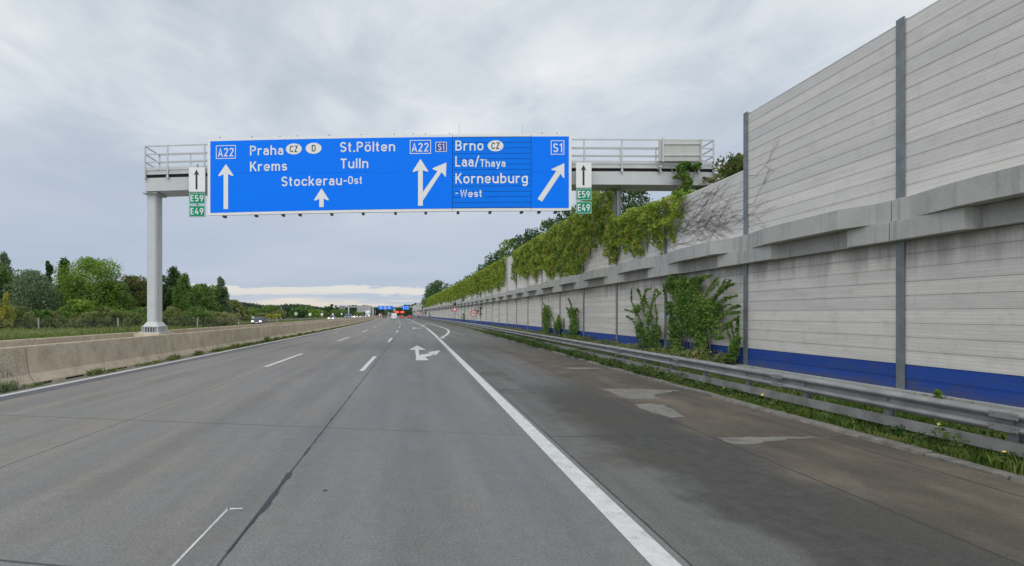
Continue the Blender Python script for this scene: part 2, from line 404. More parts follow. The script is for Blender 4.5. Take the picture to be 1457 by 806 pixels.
def groundmat():
    m,nt,bs=newmat('grassland'); p=pos(nt)
    a=noise(nt,p,.12,5,.6); b=noise(nt,p,1.6,6,.7); c=noise(nt,p,12,3,.7)
    g=ramp(nt,b,[(.3,(.05,.085,.02)),(.5,(.10,.14,.035)),(.7,(.15,.17,.055))])
    d=ramp(nt,b,[(.3,(.11,.10,.05)),(.7,(.22,.19,.11))])
    k=mixc(nt,smooth(nt,a,.45,.6),g,d); k=mixc(nt,.7,k,mixc(nt,1,k,ramp(nt,c,[(.3,.6),(.7,1.35)]),'MULTIPLY'))
    lk(nt,k,bs.inputs['Base Color']); bs.inputs['Roughness'].default_value=.95; bump(nt,bs,b,.6,.05); return m
M['ground']=groundmat()
def oppmat():
    m,nt,bs=newmat('opposite_asphalt'); p=pos(nt)
    a=noise(nt,p,.7,5,.6,(1.5,.15,1)); c=noise(nt,p,20,3,.7)
    k=ramp(nt,a,[(.3,(.20,.20,.195)),(.7,(.25,.25,.24))]); k=mixc(nt,.5,k,mixc(nt,1,k,ramp(nt,c,[(.3,.8),(.7,1.2)]),'MULTIPLY'))
    lk(nt,k,bs.inputs['Base Color']); bs.inputs['Roughness'].default_value=.85; return m
M['opp']=oppmat()

# ------------------------------------------------------------------ ground, roads
YS=[-30,-15,-6,0,4,8,12,16,20,25,30,35,40,46,52,58,65,72,80,88,96,104,112,125,140,160,190,220,260,310,370,440,520,640,800,1000,1300]
def strip(name,x0,x1,z,mat,ys=YS,nx=1,z1=None,label=None):
    mb=MB(); mb.uv=[]
    for y in ys:
        for k in range(nx+1):
            x=x0+(x1-x0)*k/nx; zz=z if z1 is None else z+(z1-z)*k/nx
            mb.v.append((x+shift(y),y,zz)); mb.uv.append((x,y))
    n=nx+1
    for j in range(len(ys)-1):
        for k in range(nx):
            mb.f.append((j*n+k,j*n+k+1,(j+1)*n+k+1,(j+1)*n+k)); mb.m.append(0); mb.sm.append(False)
    o=mb.build(name,mat); tag(o,kind='structure',label=label); return o
def yfine(a,b,step=4):
    n=max(1,int(math.ceil((b-a)/step))); return [a+(b-a)*i/n for i in range(n+1)]

g=MB(); g.poly([(-4000,-600,-.03),(4000,-600,-.03),(4000,7000,-.03),(-4000,7000,-.03)])
tag(g.build('ground',M['ground']),'flat grass and dry ground reaching to the horizon',kind='structure')
strip('carriageway',-10.0,2.13,0,M['lanes'],label='grey concrete motorway carriageway with three lanes')
strip('hard_shoulder',2.13,6.95,0,M['shoulder'],label='stained brown grey concrete shoulder beside the guardrail')
strip('median_strip',-14.0,-10.0,-.004,M['gravel'],label='gravel strip between the two median barriers')
strip('opposite_carriageway',-28.4,-14.0,0,M['opp'],label='grey opposite carriageway beyond the median')
strip('verge',7.12,10.0,.03,M['ground'],nx=3,z1=.38,label='narrow grass verge between kerb and noise wall')
# kerb with a rough top
mb=MB(); rr=random.Random(3)
for y0,y1 in zip(yfine(-6,60,1.0)[:-1],yfine(-6,60,1.0)[1:]):
    h=.045+rr.uniform(-.012,.012); a=rr.uniform(-.02,.02)
    s0=shift(y0); s1=shift(y1)
    mb.loft([[(6.95+s0,y0,-.01),(6.97+a+s0,y0,h),(7.13+s0,y0,h+.01),(7.13+s0,y0,-.01)],[(6.95+s1,y1-.02,-.01),(6.97+a+s1,y1-.02,h),(7.13+s1,y1-.02,h+.01),(7.13+s1,y1-.02,-.01)]])
for y0,y1 in zip(YS[15:-1],YS[16:]):
    if y0<58: continue
    s0=shift(y0); s1=shift(y1)
    mb.loft([[(6.95+s0,y0,-.01),(6.97+s0,y0,.05),(7.13+s0,y0,.05),(7.13+s0,y0,-.01)],[(6.95+s1,y1,-.01),(6.97+s1,y1,.05),(7.13+s1,y1,.05),(7.13+s1,y1,-.01)]])
tag(mb.build('kerb',M['kerb'],bevel=.01),'low crumbling concrete kerb at the edge of the shoulder',kind='structure')

# markings
ZM=.004
strip('edge_line',-9.86,-9.66,ZM,M['paint'],label='white left edge line beside the median barrier')
# dark strip of asphalt to the right of the left edge line
strip('asphalt_strip',-9.62,-9.18,ZM,simple('dark_asphalt_strip',(.105,.105,.115),.85,var=.2,scale=3),ys=yfine(-6,60),label='darker asphalt strip along the left edge line')
strip('edge_line',1.83,2.06,ZM,M['paint'],ys=yfine(-6,70),label='broad white line between the right lane and the shoulder')
strip('edge_line',1.83,2.06,ZM,M['paint'],ys=yfine(71.5,76.5),label='short dash of the broad white right line')
strip('edge_line',1.83,2.06,ZM,M['paint'],ys=yfine(78,230),label='far run of the white line right of the lanes')
k=0
for n in range(0,22):
    y0=17.4+18*n
    if y0<400:
        strip('lane_dash',-1.86,-1.70,ZM,M['paint'],ys=yfine(y0,y0+6,3),label='white dash number %d from the camera on the right lane divider'%(n+1) if 0 else 'white dash of the right lane divider')
    y0=18.8+18*n
    if n==0: y0=18.8
    strip('lane_dash',-5.53,-5.37,ZM,M['paint'],ys=yfine(y0,y0+6.2,3),label='white dash of the left lane divider')
# ghost of the nearest dash: only its left edge and far end still show
mb=MB()
mb.poly([(-1.87,-0.4,ZM),(-1.85,-0.4,ZM),(-1.835,5.1,ZM),(-1.862,5.1,ZM)]); mb.poly([(-1.85,5.06,ZM),(-1.71,5.08,ZM),(-1.70,5.11,ZM),(-1.85,5.1,ZM)])
tag(mb.build('lane_dash',M['paintworn']),'worn outline of a white dash nearest the camera',kind='structure')
# opposite carriageway markings
for nm,x0,x1 in (('edge_line',-27.6,-27.4),('edge_line',-15.0,-14.8)):
    strip(nm,x0,x1,ZM,M['paint'],ys=yfine(20,400,10),label='white edge line of the opposite carriageway')
for n in range(4,18):
    strip('lane_dash',-23.5,-23.35,ZM,M['paint'],ys=yfine(18*n,18*n+6,3),label='white dash on the opposite carriageway')

def gpt(x,y):   # photographed ground point -> metres
    Z=CAMH*F/(y-HY); return ((x-CX)/F*Z, Z)
def ground_poly(name,pts,mat,z=ZM,label=None):
    if name=='concrete_patch':
        q=[]
        for a,b in zip(pts,pts[1:]+pts[:1]):
            L=math.dist(a,b); n_=max(1,int(L/.10))
            for i in range(n_):
                x=a[0]+(b[0]-a[0])*i/n_; y=a[1]+(b[1]-a[1])*i/n_
                from mathutils import noise as _n
                q.append((x+.05*_n.noise(Vector((x*5,y*5,1)))+.03*_n.noise(Vector((x*17,y*17,4))),y+.09*_n.noise(Vector((x*5,y*5,7)))+.04*_n.noise(Vector((x*17,y*17,9)))))
        pts=q
    mb=MB(); mb.poly([(p[0],p[1],z) for p in pts]); o=mb.build(name,mat); tag(o,label,kind='structure'); return o
# straight-and-right arrow of the right lane
S1=[(-.02,21.4),(.55,21.4),(.52,22.6),(1.0,24.2),(1.05,23.4),(1.62,27.0),(.62,25.9),(.78,25.3),(.35,24.4),(.30,25.6),(.30,27.6),(.62,27.3),(.22,31.4),(-.45,27.4),(-.08,27.7),(-.10,24.0)]
mb=MB()
def tri(*p): mb.poly([(a,b,ZM) for a,b in p])
tri((.06,21.4),(.62,21.4),(.50,22.9),(.10,22.6))
tri((.10,22.6),(.24,22.6),(.26,27.6),(.06,27.6))
tri((-.28,27.6),(.64,27.6),(.20,31.6))
tri((.24,22.65),(.50,22.95),(1.02,24.5),(.84,25.25),(.26,24.2))
tri((.70,25.9),(1.02,24.0),(1.40,27.2))
tag(mb.build('road_arrow',M['paint']),'worn white straight and right arrow painted in the right lane',kind='structure')
for yy,lx in ((66,.1),(104,.1)):
    mb=MB(); s=shift(yy)
    for q in ([(-.1,0),(.18,0),(.14,5),(-.06,5)],[(-.42,5),(.5,5),(.05,8)],[(.14,1.2),(.7,3),(.6,3.9),(.14,2.4)],[(.5,4.6),(.85,2.4),(1.2,5.2)]):
        mb.poly([(lx+a+s,yy+b,ZM) for a,b in q])
    tag(mb.build('road_arrow',M['paintworn']),'%s white arrow painted far ahead in the right lane'%('nearer' if yy==66 else 'farther'),kind='structure')
# curved white line on the widened shoulder
mb=MB()
pts=[(2.15,41.0),(2.9,46.5),(3.5,52),(3.95,58),(4.15,64),(4.1,72),(3.85,82),(3.3,96),(2.5,112)]
mb.ribbon(pts,.24,lambda x,y:(x,y,ZM)); mb.poly([(1.85,40.6,ZM),(2.5,40.6,ZM),(2.45,41.6,ZM),(1.95,41.6,ZM)])
tag(mb.build('road_marking',M['paint']),'curved white line bulging over the shoulder far ahead',kind='structure')
mb=MB(); mb.ribbon([(1.3,80),(1.75,90),(2.3,95)],.3,lambda x,y:(x,y,ZM+.004))
tag(mb.build('road_marking',M['paintworn']),'short worn white hook inside the curved shoulder line',kind='structure')
mb=MB(); mb.ribbon([(4.15,60),(4.3,52),(4.5,46)],.05,lambda x,y:(x,y,ZM))
tag(mb.build('road_marking',M['paintworn']),'thin faded white line on the shoulder ahead of the curved line',kind='structure')
# tar seal on the joint
def blob(cx,cy,pts): return [(cx+a,cy+b) for a,b in pts]
ground_poly('tar_patch',[(-1.505,4.15),(-1.50,4.9),(-1.47,5.02),(-1.455,5.2),(-1.475,5.32),(-1.465,5.5),(-1.49,5.7),(-1.485,5.95),(-1.465,6.05),(-1.48,6.22),(-1.51,6.3),(-1.55,6.22),(-1.54,6.05),(-1.525,5.8),(-1.53,5.4),(-1.525,4.9),(-1.525,4.15)],M['tar'],label='black tar seal on the lane joint in the foreground')
ground_poly('tar_patch',blob(-1.0,5.6,[(0,0),(.04,-.01),(.055,.03),(.02,.04),(-.005,.03)]),M['tar'],label='small dark spot on the concrete right of the tar seal')
# lighter patches on the shoulder slabs
def cp(name,pix,label):
    ground_poly(name,[gpt(*p) for p in pix],M['patch'],label=label)
cp('concrete_patch',[(858,554),(905,553.5),(968,556),(945,560),(930,563),(940,569),(905,568),(885,566),(872,560)],'pale concrete patch at the third shoulder joint')
cp('concrete_patch',[(903,576),(925,574.5),(945,577),(957,583),(974,594),(955,595),(930,588),(912,581)],'pale oval concrete patch on the shoulder')
cp('concrete_patch',[(1018,623),(1060,622.5),(1120,622.3),(1182,622.6),(1110,626),(1088,630),(1066,633),(1042,632)],'pale concrete patch along the nearest shoulder joint')
cp('concrete_patch',[(798,523.5),(835,523),(862,524.4),(835,526),(812,526)],'thin pale patch on a far shoulder joint')

# ------------------------------------------------------------------ noise wall
WX=10.0; BAY=4.9; Y0=10.49
wall=empty('noise_wall',(WX,Y0,0)); tag(wall,'tall grey plank noise wall with blue foot band and concrete cornice','noise wall')
def panel_profile(z0,z1,step=.28):
    """vertical profile of planks with grooves: list of (x,z), x towards the road negative"""
    pr=[]; z=z0
    while z<z1-1e-3:
        e=min(z+step,z1)
        pr += [(0.008,z),(0.0,z+.008),(0.0,e-.008),(0.008,e-1e-4)]
        z=e
    return pr
def panel_mesh(name,z0,z1,mat,bluez=None):
    mb=MB(); pr=panel_profile(z0,z1); L=BAY-.0
    a=[(x,0.05,z) for x,z in pr]; b=[(x,L-.05,z) for x,z in pr]
    n=len(pr); mb.v += a+b
    for k in range(n-1):
        mb.f.append((k,k+1,n+k+1,n+k)[::-1]); mb.m.append(1 if (bluez and pr[k+1][1]<=bluez+.002) else 0); mb.sm.append(False)
    # body behind so the wall has real thickness
    mb.box((.02,0.05,z0),(.16,L-.05,z1),0)
    return mb
up_mb=panel_mesh('upper_panel',4.27,7.93,None); lowup_mb=panel_mesh('upper_panel',4.27,6.30,None)
lo_mb=panel_mesh('lower_panel',.35,3.49,None,.92)
def post_mb(ztop):
    mb=MB()
    for z0,z1 in ((.36,3.46),(4.24,ztop)):
        mb.box((-.035,-.09,z0),(-.015,.09,z1)); mb.box((-.015,-.012,z0),(.14,.012,z1)); mb.box((.14,-.09,z0),(.16,.09,z1))
    return mb
# cornice: the upper band swings out over the lower one in the middle of every bay
def band(offs,z0,z1,back=.30,cuts=()):
    """offs: list of (y, out)"""
    mb=MB()
    rings=[[(-o,y,z0),(-o,y,z1),(back,y,z1),(back,y,z0)] for y,o in offs]
    mb.loft(rings); return mb
upper_off=[(.015,.22),(.35,.22),(1.0,.50),(1.02,.50),(3.0,.50),(3.4,.46),(4.5,.22),(4.885,.22)]
lower_off=[(.015,.26),(1.0,.28),(1.04,.15),(3.35,.15),(3.42,.31),(4.885,.26)]
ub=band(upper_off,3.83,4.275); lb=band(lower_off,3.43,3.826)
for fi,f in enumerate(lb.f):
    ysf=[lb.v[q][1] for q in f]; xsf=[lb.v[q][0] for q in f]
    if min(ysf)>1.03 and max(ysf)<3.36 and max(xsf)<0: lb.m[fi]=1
# thin light pour lines on the bands
foot=MB(); foot.box((-.16,.0,-.1),(.22,BAY,.40))
protos={}
def inst(key,mb,name,mats,loc,rz,bev=0):
    if key not in protos:
        o=mb.build(name,mats,wall,bevel=bev); protos[key]=o
    else:
        o=protos[key].copy(); COL.objects.link(o); o.parent=wall
    o.location=(loc[0]-WX,loc[1]-Y0,0); o.rotation_euler=(0,0,rz); return o
LOWBAYS=(1,2)
def wallx(y): return WX+shift(y)
for k in range(-3,78):
    ya=Y0+BAY*k; yb=ya+BAY
    xa=wallx(ya); xb=wallx(yb); rz=-math.atan2(xb-xa,yb-ya)
    if k in LOWBAYS: inst('up_low',lowup_mb,'upper_panel',[M['panel']],(xa,ya),rz)
    else: inst('up',up_mb,'upper_panel',[M['panel']],(xa,ya),rz)
    inst('lo',lo_mb,'lower_panel',[M['panel_low'],M['panel_blue']],(xa,ya),rz)
    if k in (2,): inst('post_low',post_mb(6.35),'post',[M['postgrey']],(xa,ya),rz)
    else: inst('post',post_mb(8.0),'post',[M['postgrey']],(xa,ya),rz)
    inst('ub',ub,'cornice_upper_band',[M['cornice']],(xa,ya),rz,.008)
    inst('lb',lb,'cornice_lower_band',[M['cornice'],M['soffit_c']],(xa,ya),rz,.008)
    inst('foot',foot,'wall_foot',[M['cornice']],(xa,ya),rz)
# ------------------------------------------------------------------ guardrail
rail=empty('guardrail',(7.45,0,0)); tag(rail,'double steel guardrail running along the verge in front of the noise wall','guardrail')
RX=7.42
def prof_rail(name,prof,mat,x0,closed=False,ystart=-6,yend=400,sm=True):
    mb=MB(); ys=[y for y in yfine(ystart,40,4)]+[y for y in YS if 40<y<=yend]+([yend] if yend not in YS else [])
    rings=[[(x0+shift(y)+a-7.45,y,b) for a,b in prof] for y in ys]
    mb.loft(rings,closed=closed,caps=closed,smooth=sm); return mb.build(name,mat,rail)
w=[]
for i in range(0,33):
    t=i/32; zz=.44+.30*t
    xx=-.035*math.cos(4*math.pi*t-math.pi)*1.0
    w.append((xx,zz))
w=[( .03,.435)]+[(-.045*math.sin(math.pi*min(1,max(0,(t*1.0)/.42)))+.03 if t<.42 else (.03 if t<.58 else -.045*math.sin(math.pi*(t-.58)/.42)+.03) ,.44+.30*t) for t in [i/28 for i in range(29)]]
w=[(x-.04 if False else x,z) for x,z in w]
wm=[(-(.085)*math.sin(math.pi*t/.42)**.7+.04 if 0<t<.42 else (-(.085)*math.sin(math.pi*(t-.58)/.42)**.7+.04 if .58<t<1 else .04), .44+.30*t) for t in [i/36 for i in range(37)]]
wm += [(a+.006,b) for a,b in wm[::-1]]
prof_rail('rail_beam',wm,M['steel'],RX,True)
prof_rail('lower_rail',[(-.03,.20),(-.03,.345),(.05,.345),(.05,.20)],simple('weathered_steel',(.25,.24,.225),.7,.2,var=.3,scale=3),RX,True,sm=False)
pm=MB(); pm.box((-.05,-.03,-.02),(-.04,.03,.0)); pm=MB()
pm.box((-.0,-.05,-.05),(.012,.05,.62)); pm.box((.012,-.006,-.05),(.09,.006,.62)); pm.box((.09,-.05,-.05),(.10,.05,.62)); pm.box((-.05,-.06,.50),(.0,.06,.66))
p0=pm.build('post',M['postgrey'],rail)
rest=MB()
for i in range(-4,232):
    y=8.1+1.7*i; x=RX+.06+shift(y)
    if -3<=i<96:
        o=p0 if i==-3 else p0.copy()
        if i!=-3: COL.objects.link(o); o.parent=rail
        o.location=(x-7.45,y,0)
    elif i>=96: rest.box((x-7.45,y-.05,-.05),(x-7.45+.1,y+.05,.62))
ro=rest.build('post',M['postgrey'],rail); ro['kind']='stuff'
sm=MB(); sm.box((-.052,-.16,.47),(-.046,.16,.56)); sm.box((-.052,-.16,.63),(-.046,.16,.71))
for z in (.49,.54,.65,.69):
    for dy in (-.12,.12): sm.tube([(-.062,dy,z),(-.052,dy,z)],.014,6)
sp0=None
for i in range(0,14):
    y=6.4+4.0*i
    if sp0 is None: o=sp0=sm.build('splice_plate',M['steel'],rail)
    else: o=sp0.copy(); COL.objects.link(o); o.parent=rail
    o.location=(RX+shift(y)-7.45,y,0)
# ------------------------------------------------------------------ median barriers
def jersey(x0,side,label):
    root=empty('concrete_barrier',(x0,0,0)); tag(root,label,'barrier')
    L=6.98
    def ring(y,o=0):
        return [(side*-.34,y,-.02),(side*-.34,y,.07),(side*-.19,y,.30),(side*-.10,y,1.02),(side*-.085,y,1.06),(side*.085,y,1.06),(side*.10,y,1.02),(side*.19,y,.30),(side*.34,y,.07),(side*.34,y,-.02)]
    mb=MB(); mb.loft([ring(.012),ring(L-.012)])
    if side<0:
        mb.f=[f[::-1] for f in mb.f]
    first=None
    for k in range(-3,40):
        y=13.96+7*k; xa=x0+shift(y)-x0; xb=x0+shift(y+7)-x0
        if first is None: o=first=mb.build('barrier_segment',M['barrier'],root,bevel=.012)
        else: o=first.copy(); COL.objects.link(o); o.parent=root
        o.location=(xa,y,0); o.rotation_euler=(0,0,-math.atan2(xb-xa,7))
        o.rotation_euler.y=random.uniform(-.006,.006)
    return root
b1=jersey(-10.68,-1,'long sand coloured concrete barrier along the left edge line')
b2=jersey(-13.55,-1,'second concrete barrier behind the first, facing the opposite carriageway')
mb=MB()
for y0,y1 in ((15.2,16.0),(17.7,18.4),(20.0,20.6),(14.0,14.6),(24.2,24.8)):
    mb=MB(); mb.box((.333,y0,.0),(.348,y1,.05)); mb.build('drain_slot',M['dirt_or_gap_shade'],b1)
# crack / scrawl on the nearest segment
mb=MB()
def onface(u,v): # u along road, v height on the upper face
    return (.10+(1.02-v)*.125+.004, u, v)
for pl in ([(13.0,.52),(12.86,.50),(12.82,.36),(12.9,.26),(13.05,.28),(13.08,.42),(13.0,.52),(12.98,.66)],[(13.22,.52),(13.20,.27)],[(13.2,.38),(13.28,.42),(13.34,.36),(13.34,.27)]):
    mb.ribbon([(a,b) for a,b in pl],.014,lambda a,b:onface(a,b))
mb.build('scrawl',M['dirt_or_gap_shade'],b1)

# ------------------------------------------------------------------ overhead sign gantry
GY=24.75
def cam_(X): return .34*(1-((X-7.16)/20.4)**2)
def PX(x,Y=GY): return (x-CX)/F*Y
def PZ(y,Y=GY): return CAMH+(HY-y)/F*Y
gan=empty('sign_gantry',(PX(221),GY,0)); GO=Vector((PX(221),GY,0))
tag(gan,'light grey steel sign gantry with railed walkway spanning all lanes','gantry')
XL=PX(206.5); XR=PX(1015.6)
def bent(mb,n=36,x0=XL,x1=XR): pass
def beam_boxes(mb,x0,x1,y0,y1,z0,z1,n=30):
    xs=[x0+(x1-x0)*i/n for i in range(n+1)]
    rings=[[(x,y0,z0+cam_(x)),(x,y0,z1+cam_(x)),(x,y1,z1+cam_(x)),(x,y1,z0+cam_(x))] for x in xs]
    mb.loft([[Vector(p)-GO for p in r] for r in rings])
GB=GY+1.25
mb=MB(); beam_boxes(mb,XL,XR,GY,GB,7.86,8.50); mb.build('beam',M['gantry'],gan,bevel=.01)
mb=MB(); beam_boxes(mb,XL,XR,GY+.08,GB-.08,8.50,8.66); mb.build('beam_gap_shade',M['dirt_or_gap_shade'],gan)  # solid dark filler: shade of the open slot put into colour
mb=MB(); beam_boxes(mb,XL,XR,GY-.01,GB+.01,8.66,8.86); mb.build('walkway',M['gantry'],gan)
mb=MB()
fx=[206.5+1.2,239.4,292,346,400,454,508,562,616,670,723,777,830.4,884,938.4,992.7,1014.2]
rx_=[206.5+1.2,254,306,360,414,468,522,576,630,684,738,792,845,898,952,1014.2]
for Yr,xs in ((GY-.05,fx),(GB+.05,rx_)):
    for z in (10.02,9.63,9.25): 
        n=30
        for i in range(n):
            a=XL+(XR-XL)*i/n; b=XL+(XR-XL)*(i+1)/n
            mb.bar(Vector((a,Yr,z+cam_(a)))-GO,Vector((b,Yr,z+cam_(b)))-GO,.05,.05)
    beam_boxes(mb,XL,XR,Yr-.01,Yr+.01,8.87,9.0)
for X in (XL+.03,XR-.03):
    for z in (10.02,9.63,9.25): mb.bar(Vector((X,GY-.05,z+cam_(X)))-GO,Vector((X,GB+.05,z+cam_(X)))-GO,.05,.05)
mb.build('railing',M['gantry'],gan)
pp=MB(); pp.box((-.03,-.03,8.42),(.03,.03,10.04)); pp.box((-.05,-.045,8.46),(.05,.03,8.56)); pp=pp
first=None
for Yr,xs in ((GY-.075,fx),(GB+.075,rx_)):
    for x in xs:
        X=PX(x)
        if first is None: o=first=pp.build('rail_post',M['gantry'],gan)
        else: o=first.copy(); COL.objects.link(o); o.parent=gan
        o.location=Vector((X,Yr,cam_(X)))-GO
# column: octagonal box section on a stiffened foot
def octo(cx,cy,w,d,c,z): return [(cx-w+c,cy-d,z),(cx+w-c,cy-d,z),(cx+w,cy-d+c,z),(cx+w,cy+d-c,z),(cx+w-c,cy+d,z),(cx-w+c,cy+d,z),(cx-w,cy+d-c,z),(cx-w,cy-d+c,z)]
cxp=PX(219.5,25.3); 
def rel(r): return [Vector(p)-GO for p in r]
CYC=25.35
mb=MB(); mb.loft([rel(octo(cxp,CYC,.24,.34,.07,1.06)),rel(octo(cxp,CYC,.24,.34,.07,7.86))]); mb.box(tuple(Vector((cxp-.36,CYC-.5,7.80))-GO),tuple(Vector((cxp+.36,CYC+.5,7.858))-GO))
mb.box(tuple(Vector((cxp+.241,CYC-.12,3.0))-GO),tuple(Vector((cxp+.255,CYC+.12,3.5))-GO))
mb.build('column',M['gantry'],gan)
mb=MB(); mb.box(tuple(Vector((cxp-.52,CYC-.6,1.0))-GO),tuple(Vector((cxp+.52,CYC+.6,1.05))-GO)); mb.box(tuple(Vector((cxp-.40,CYC-.48,1.30))-GO),tuple(Vector((cxp+.40,CYC+.48,1.335))-GO))
for i in range(7):
    x=cxp-.38+.76*i/6
    for s in (-1,1): mb.box(tuple(Vector((x-.012,CYC+s*.42-.08,1.05))-GO),tuple(Vector((x+.012,CYC+s*.42+.08,1.30))-GO))
for i in range(7):
    y=CYC-.4+.8*i/6
    for s in (-1,1): mb.box(tuple(Vector((cxp+s*.33-.08,y-.012,1.05))-GO),tuple(Vector((cxp+s*.33+.08,y+.012,1.30))-GO))
mb.loft([rel(octo(cxp,CYC,.40,.48,.07,1.335)),rel(octo(cxp,CYC,.25,.35,.07,1.55))])
mb.build('column_foot',M['gantry'],gan)
mb=MB(); mb.box(tuple(Vector((cxp-.245,CYC-.345,1.05))-GO),tuple(Vector((cxp+.245,CYC+.345,1.30))-GO)); mb.build('foot_gap_shade',M['dirt_or_gap_shade'],gan)  # dark sleeve round the column, painted shade between the foot stiffeners
# concrete plinth between the barriers
mb=MB(); mb.loft([[(cxp-.75,CYC-1.2,-.05),(cxp+.9,CYC-1.2,-.05),(cxp+.9,CYC+1.2,-.05),(cxp-.75,CYC+1.2,-.05)],[(cxp-.62,CYC-.85,1.0),(cxp+.62,CYC-.85,1.0),(cxp+.62,CYC+.85,1.0),(cxp-.62,CYC+.85,1.0)]])
mb.v=[tuple(Vector(p)-GO) for p in mb.v]
mb.build('plinth',M['barrier'],gan)
# right column, standing behind the noise wall
cr=13.6
mb=MB(); mb.loft([rel(octo(cr,CYC,.24,.34,.07,0)),rel(octo(cr,CYC,.24,.34,.07,7.86+.2))]); mb.build('column',M['gantry'],gan)

# ---- stroke font in the style of road-sign lettering
def arc(cx,cy,rx,ry,a0,a1,n=10):
    return [(cx+rx*math.cos(R(a0+(a1-a0)*i/n)),cy+ry*math.sin(R(a0+(a1-a0)*i/n))) for i in range(n+1)]
O7=arc(2,5,1.5,1.5,0,180)+arc(2,2,1.5,1.5,180,360)+[(3.5,5)]
o5=arc(1.9,3.1,1.4,1.4,0,180)+arc(1.9,1.9,1.4,1.4,180,360)+[(3.3,3.1)]
GL={
'O':(4,[O7]),'0':(4,[O7]),'C':(4,[arc(2,5,1.5,1.5,5,180)+arc(2,2,1.5,1.5,180,355)]),
'D':(4,[[(.5,.5),(.5,6.5),(2,6.5)]+arc(2,5,1.5,1.5,90,0)+arc(2,2,1.5,1.5,0,-90)+[(.5,.5)]]),
'S':(3.9,[arc(1.95,5,1.45,1.5,20,225)+arc(1.95,2,1.45,1.5,45,-160)]),
'P':(3.9,[[(.5,0),(.5,6.5),(2.0,6.5)]+arc(2.0,5,1.45,1.5,90,-90)+[(.5,3.5)]]),
'B':(4,[[(.5,0),(.5,7)],[(.5,6.5),(2.0,6.5)]+arc(2.0,5.05,1.3,1.45,90,-90)+[(.5,3.6)],[(.5,3.6),(2.0,3.6)]+arc(2.0,2.05,1.5,1.55,90,-90)+[(.5,.5)]]),
'K':(4,[[(.5,0),(.5,7)],[(3.6,7),(.8,2.9)],[(1.6,4.1),(3.8,0)]]),
'L':(3.5,[[(.5,7),(.5,.5),(3.4,.5)]]),'T':(3.8,[[(0,6.5),(3.8,6.5)],[(1.9,6.4),(1.9,0)]]),
'W':(5.6,[[(.4,7),(1.5,.4),(2.8,6.4),(4.1,.4),(5.2,7)]]),
'A':(4.2,[[(.4,0),(2.1,6.6),(3.8,0)],[(.9,1.9),(3.3,1.9)]]),
'E':(3.6,[[(3.4,6.5),(.5,6.5),(.5,.5),(3.4,.5)],[(.5,3.5),(3.1,3.5)]]),
'Z':(3.9,[[(.3,6.5),(3.3,6.5),(.6,.5),(3.6,.5)]]),
'2':(3.9,[arc(1.9,5.05,1.4,1.45,170,-30)+[(.6,.5),(3.5,.5)]]),
'5':(3.9,[[(3.2,6.5),(.8,6.5),(.65,3.7)]+arc(1.9,2.2,1.45,1.7,120,-150)]),
'9':(3.9,[arc(1.95,4.8,1.45,1.7,0,360,18),[(3.3,4.2),(1.7,0)]]),
'4':(4.1,[[(2.2,7),(.5,1.9),(3.9,1.9)],[(2.9,3.6),(2.9,0)]]),
'1':(2.4,[[(.3,5.3),(1.6,6.6),(1.6,0)]]),
'a':(3.5,[arc(1.75,3.25,1.2,1.25,165,0)+[(2.95,0)],[(2.95,2.85),(1.6,2.85)]+arc(1.6,1.68,1.15,1.17,90,270)+[(2.95,.7)]]),
'b':(3.8,[[(.5,0),(.5,7)],o5]),'c':(3.5,[arc(1.9,3.1,1.4,1.4,15,180)+arc(1.9,1.9,1.4,1.4,180,345)]),
'e':(3.8,[[(.5,2.5),(3.3,2.5)]+arc(1.9,3.1,1.4,1.4,0,180)+arc(1.9,1.9,1.4,1.4,180,335)]),
'g':(3.8,[o5,[(3.3,5),(3.3,-.3)]+arc(1.9,-.3,1.4,1.2,0,-150)]),
'h':(3.8,[[(.5,0),(.5,7)],arc(1.9,3.1,1.4,1.4,180,0)+[(3.3,0)]]),
'k':(3.6,[[(.5,0),(.5,7)],[(3.2,5),(.8,2.0)],[(1.5,2.9),(3.3,0)]]),
'l':(1.0,[[(.5,0),(.5,7)]]),
'm':(5.4,[[(.5,0),(.5,5)],arc(1.6,3.4,1.1,1.1,180,0)+[(2.7,0)],arc(3.8,3.4,1.1,1.1,180,0)+[(4.9,0)]]),
'n':(3.8,[[(.5,0),(.5,5)],arc(1.9,3.1,1.4,1.4,180,0)+[(3.3,0)]]),
'o':(3.8,[o5]),'\u00f6':(3.8,[o5,[(.6,6.3),(1.5,6.3)],[(2.3,6.3),(3.2,6.3)]]),
'r':(2.7,[[(.5,0),(.5,5)],arc(1.9,3.1,1.4,1.4,180,60)]),
's':(3.4,[arc(1.7,3.4,1.2,1.1,20,225)+arc(1.7,1.6,1.2,1.1,45,-160)]),
't':(2.2,[[(.9,6.6),(.9,1.4)]+arc(1.7,1.3,.8,.8,190,280,5),[(.0,4.6),(2.0,4.6)]]),
'u':(3.8,[[(.5,5),(.5,1.9)]+arc(1.9,1.9,1.4,1.4,180,360),[(3.3,5),(3.3,0)]]),
'y':(3.8,[[(.4,5),(1.95,.6)],[(3.4,5),(1.5,-1.3),(.7,-1.4)]]),
'.':(1.1,[[(0,.55),(1.1,.55)]]),'-':(2.2,[[(.1,3.1),(2.1,3.1)]]),'/':(2.8,[[(.2,-.4),(2.6,7.4)]]),
}
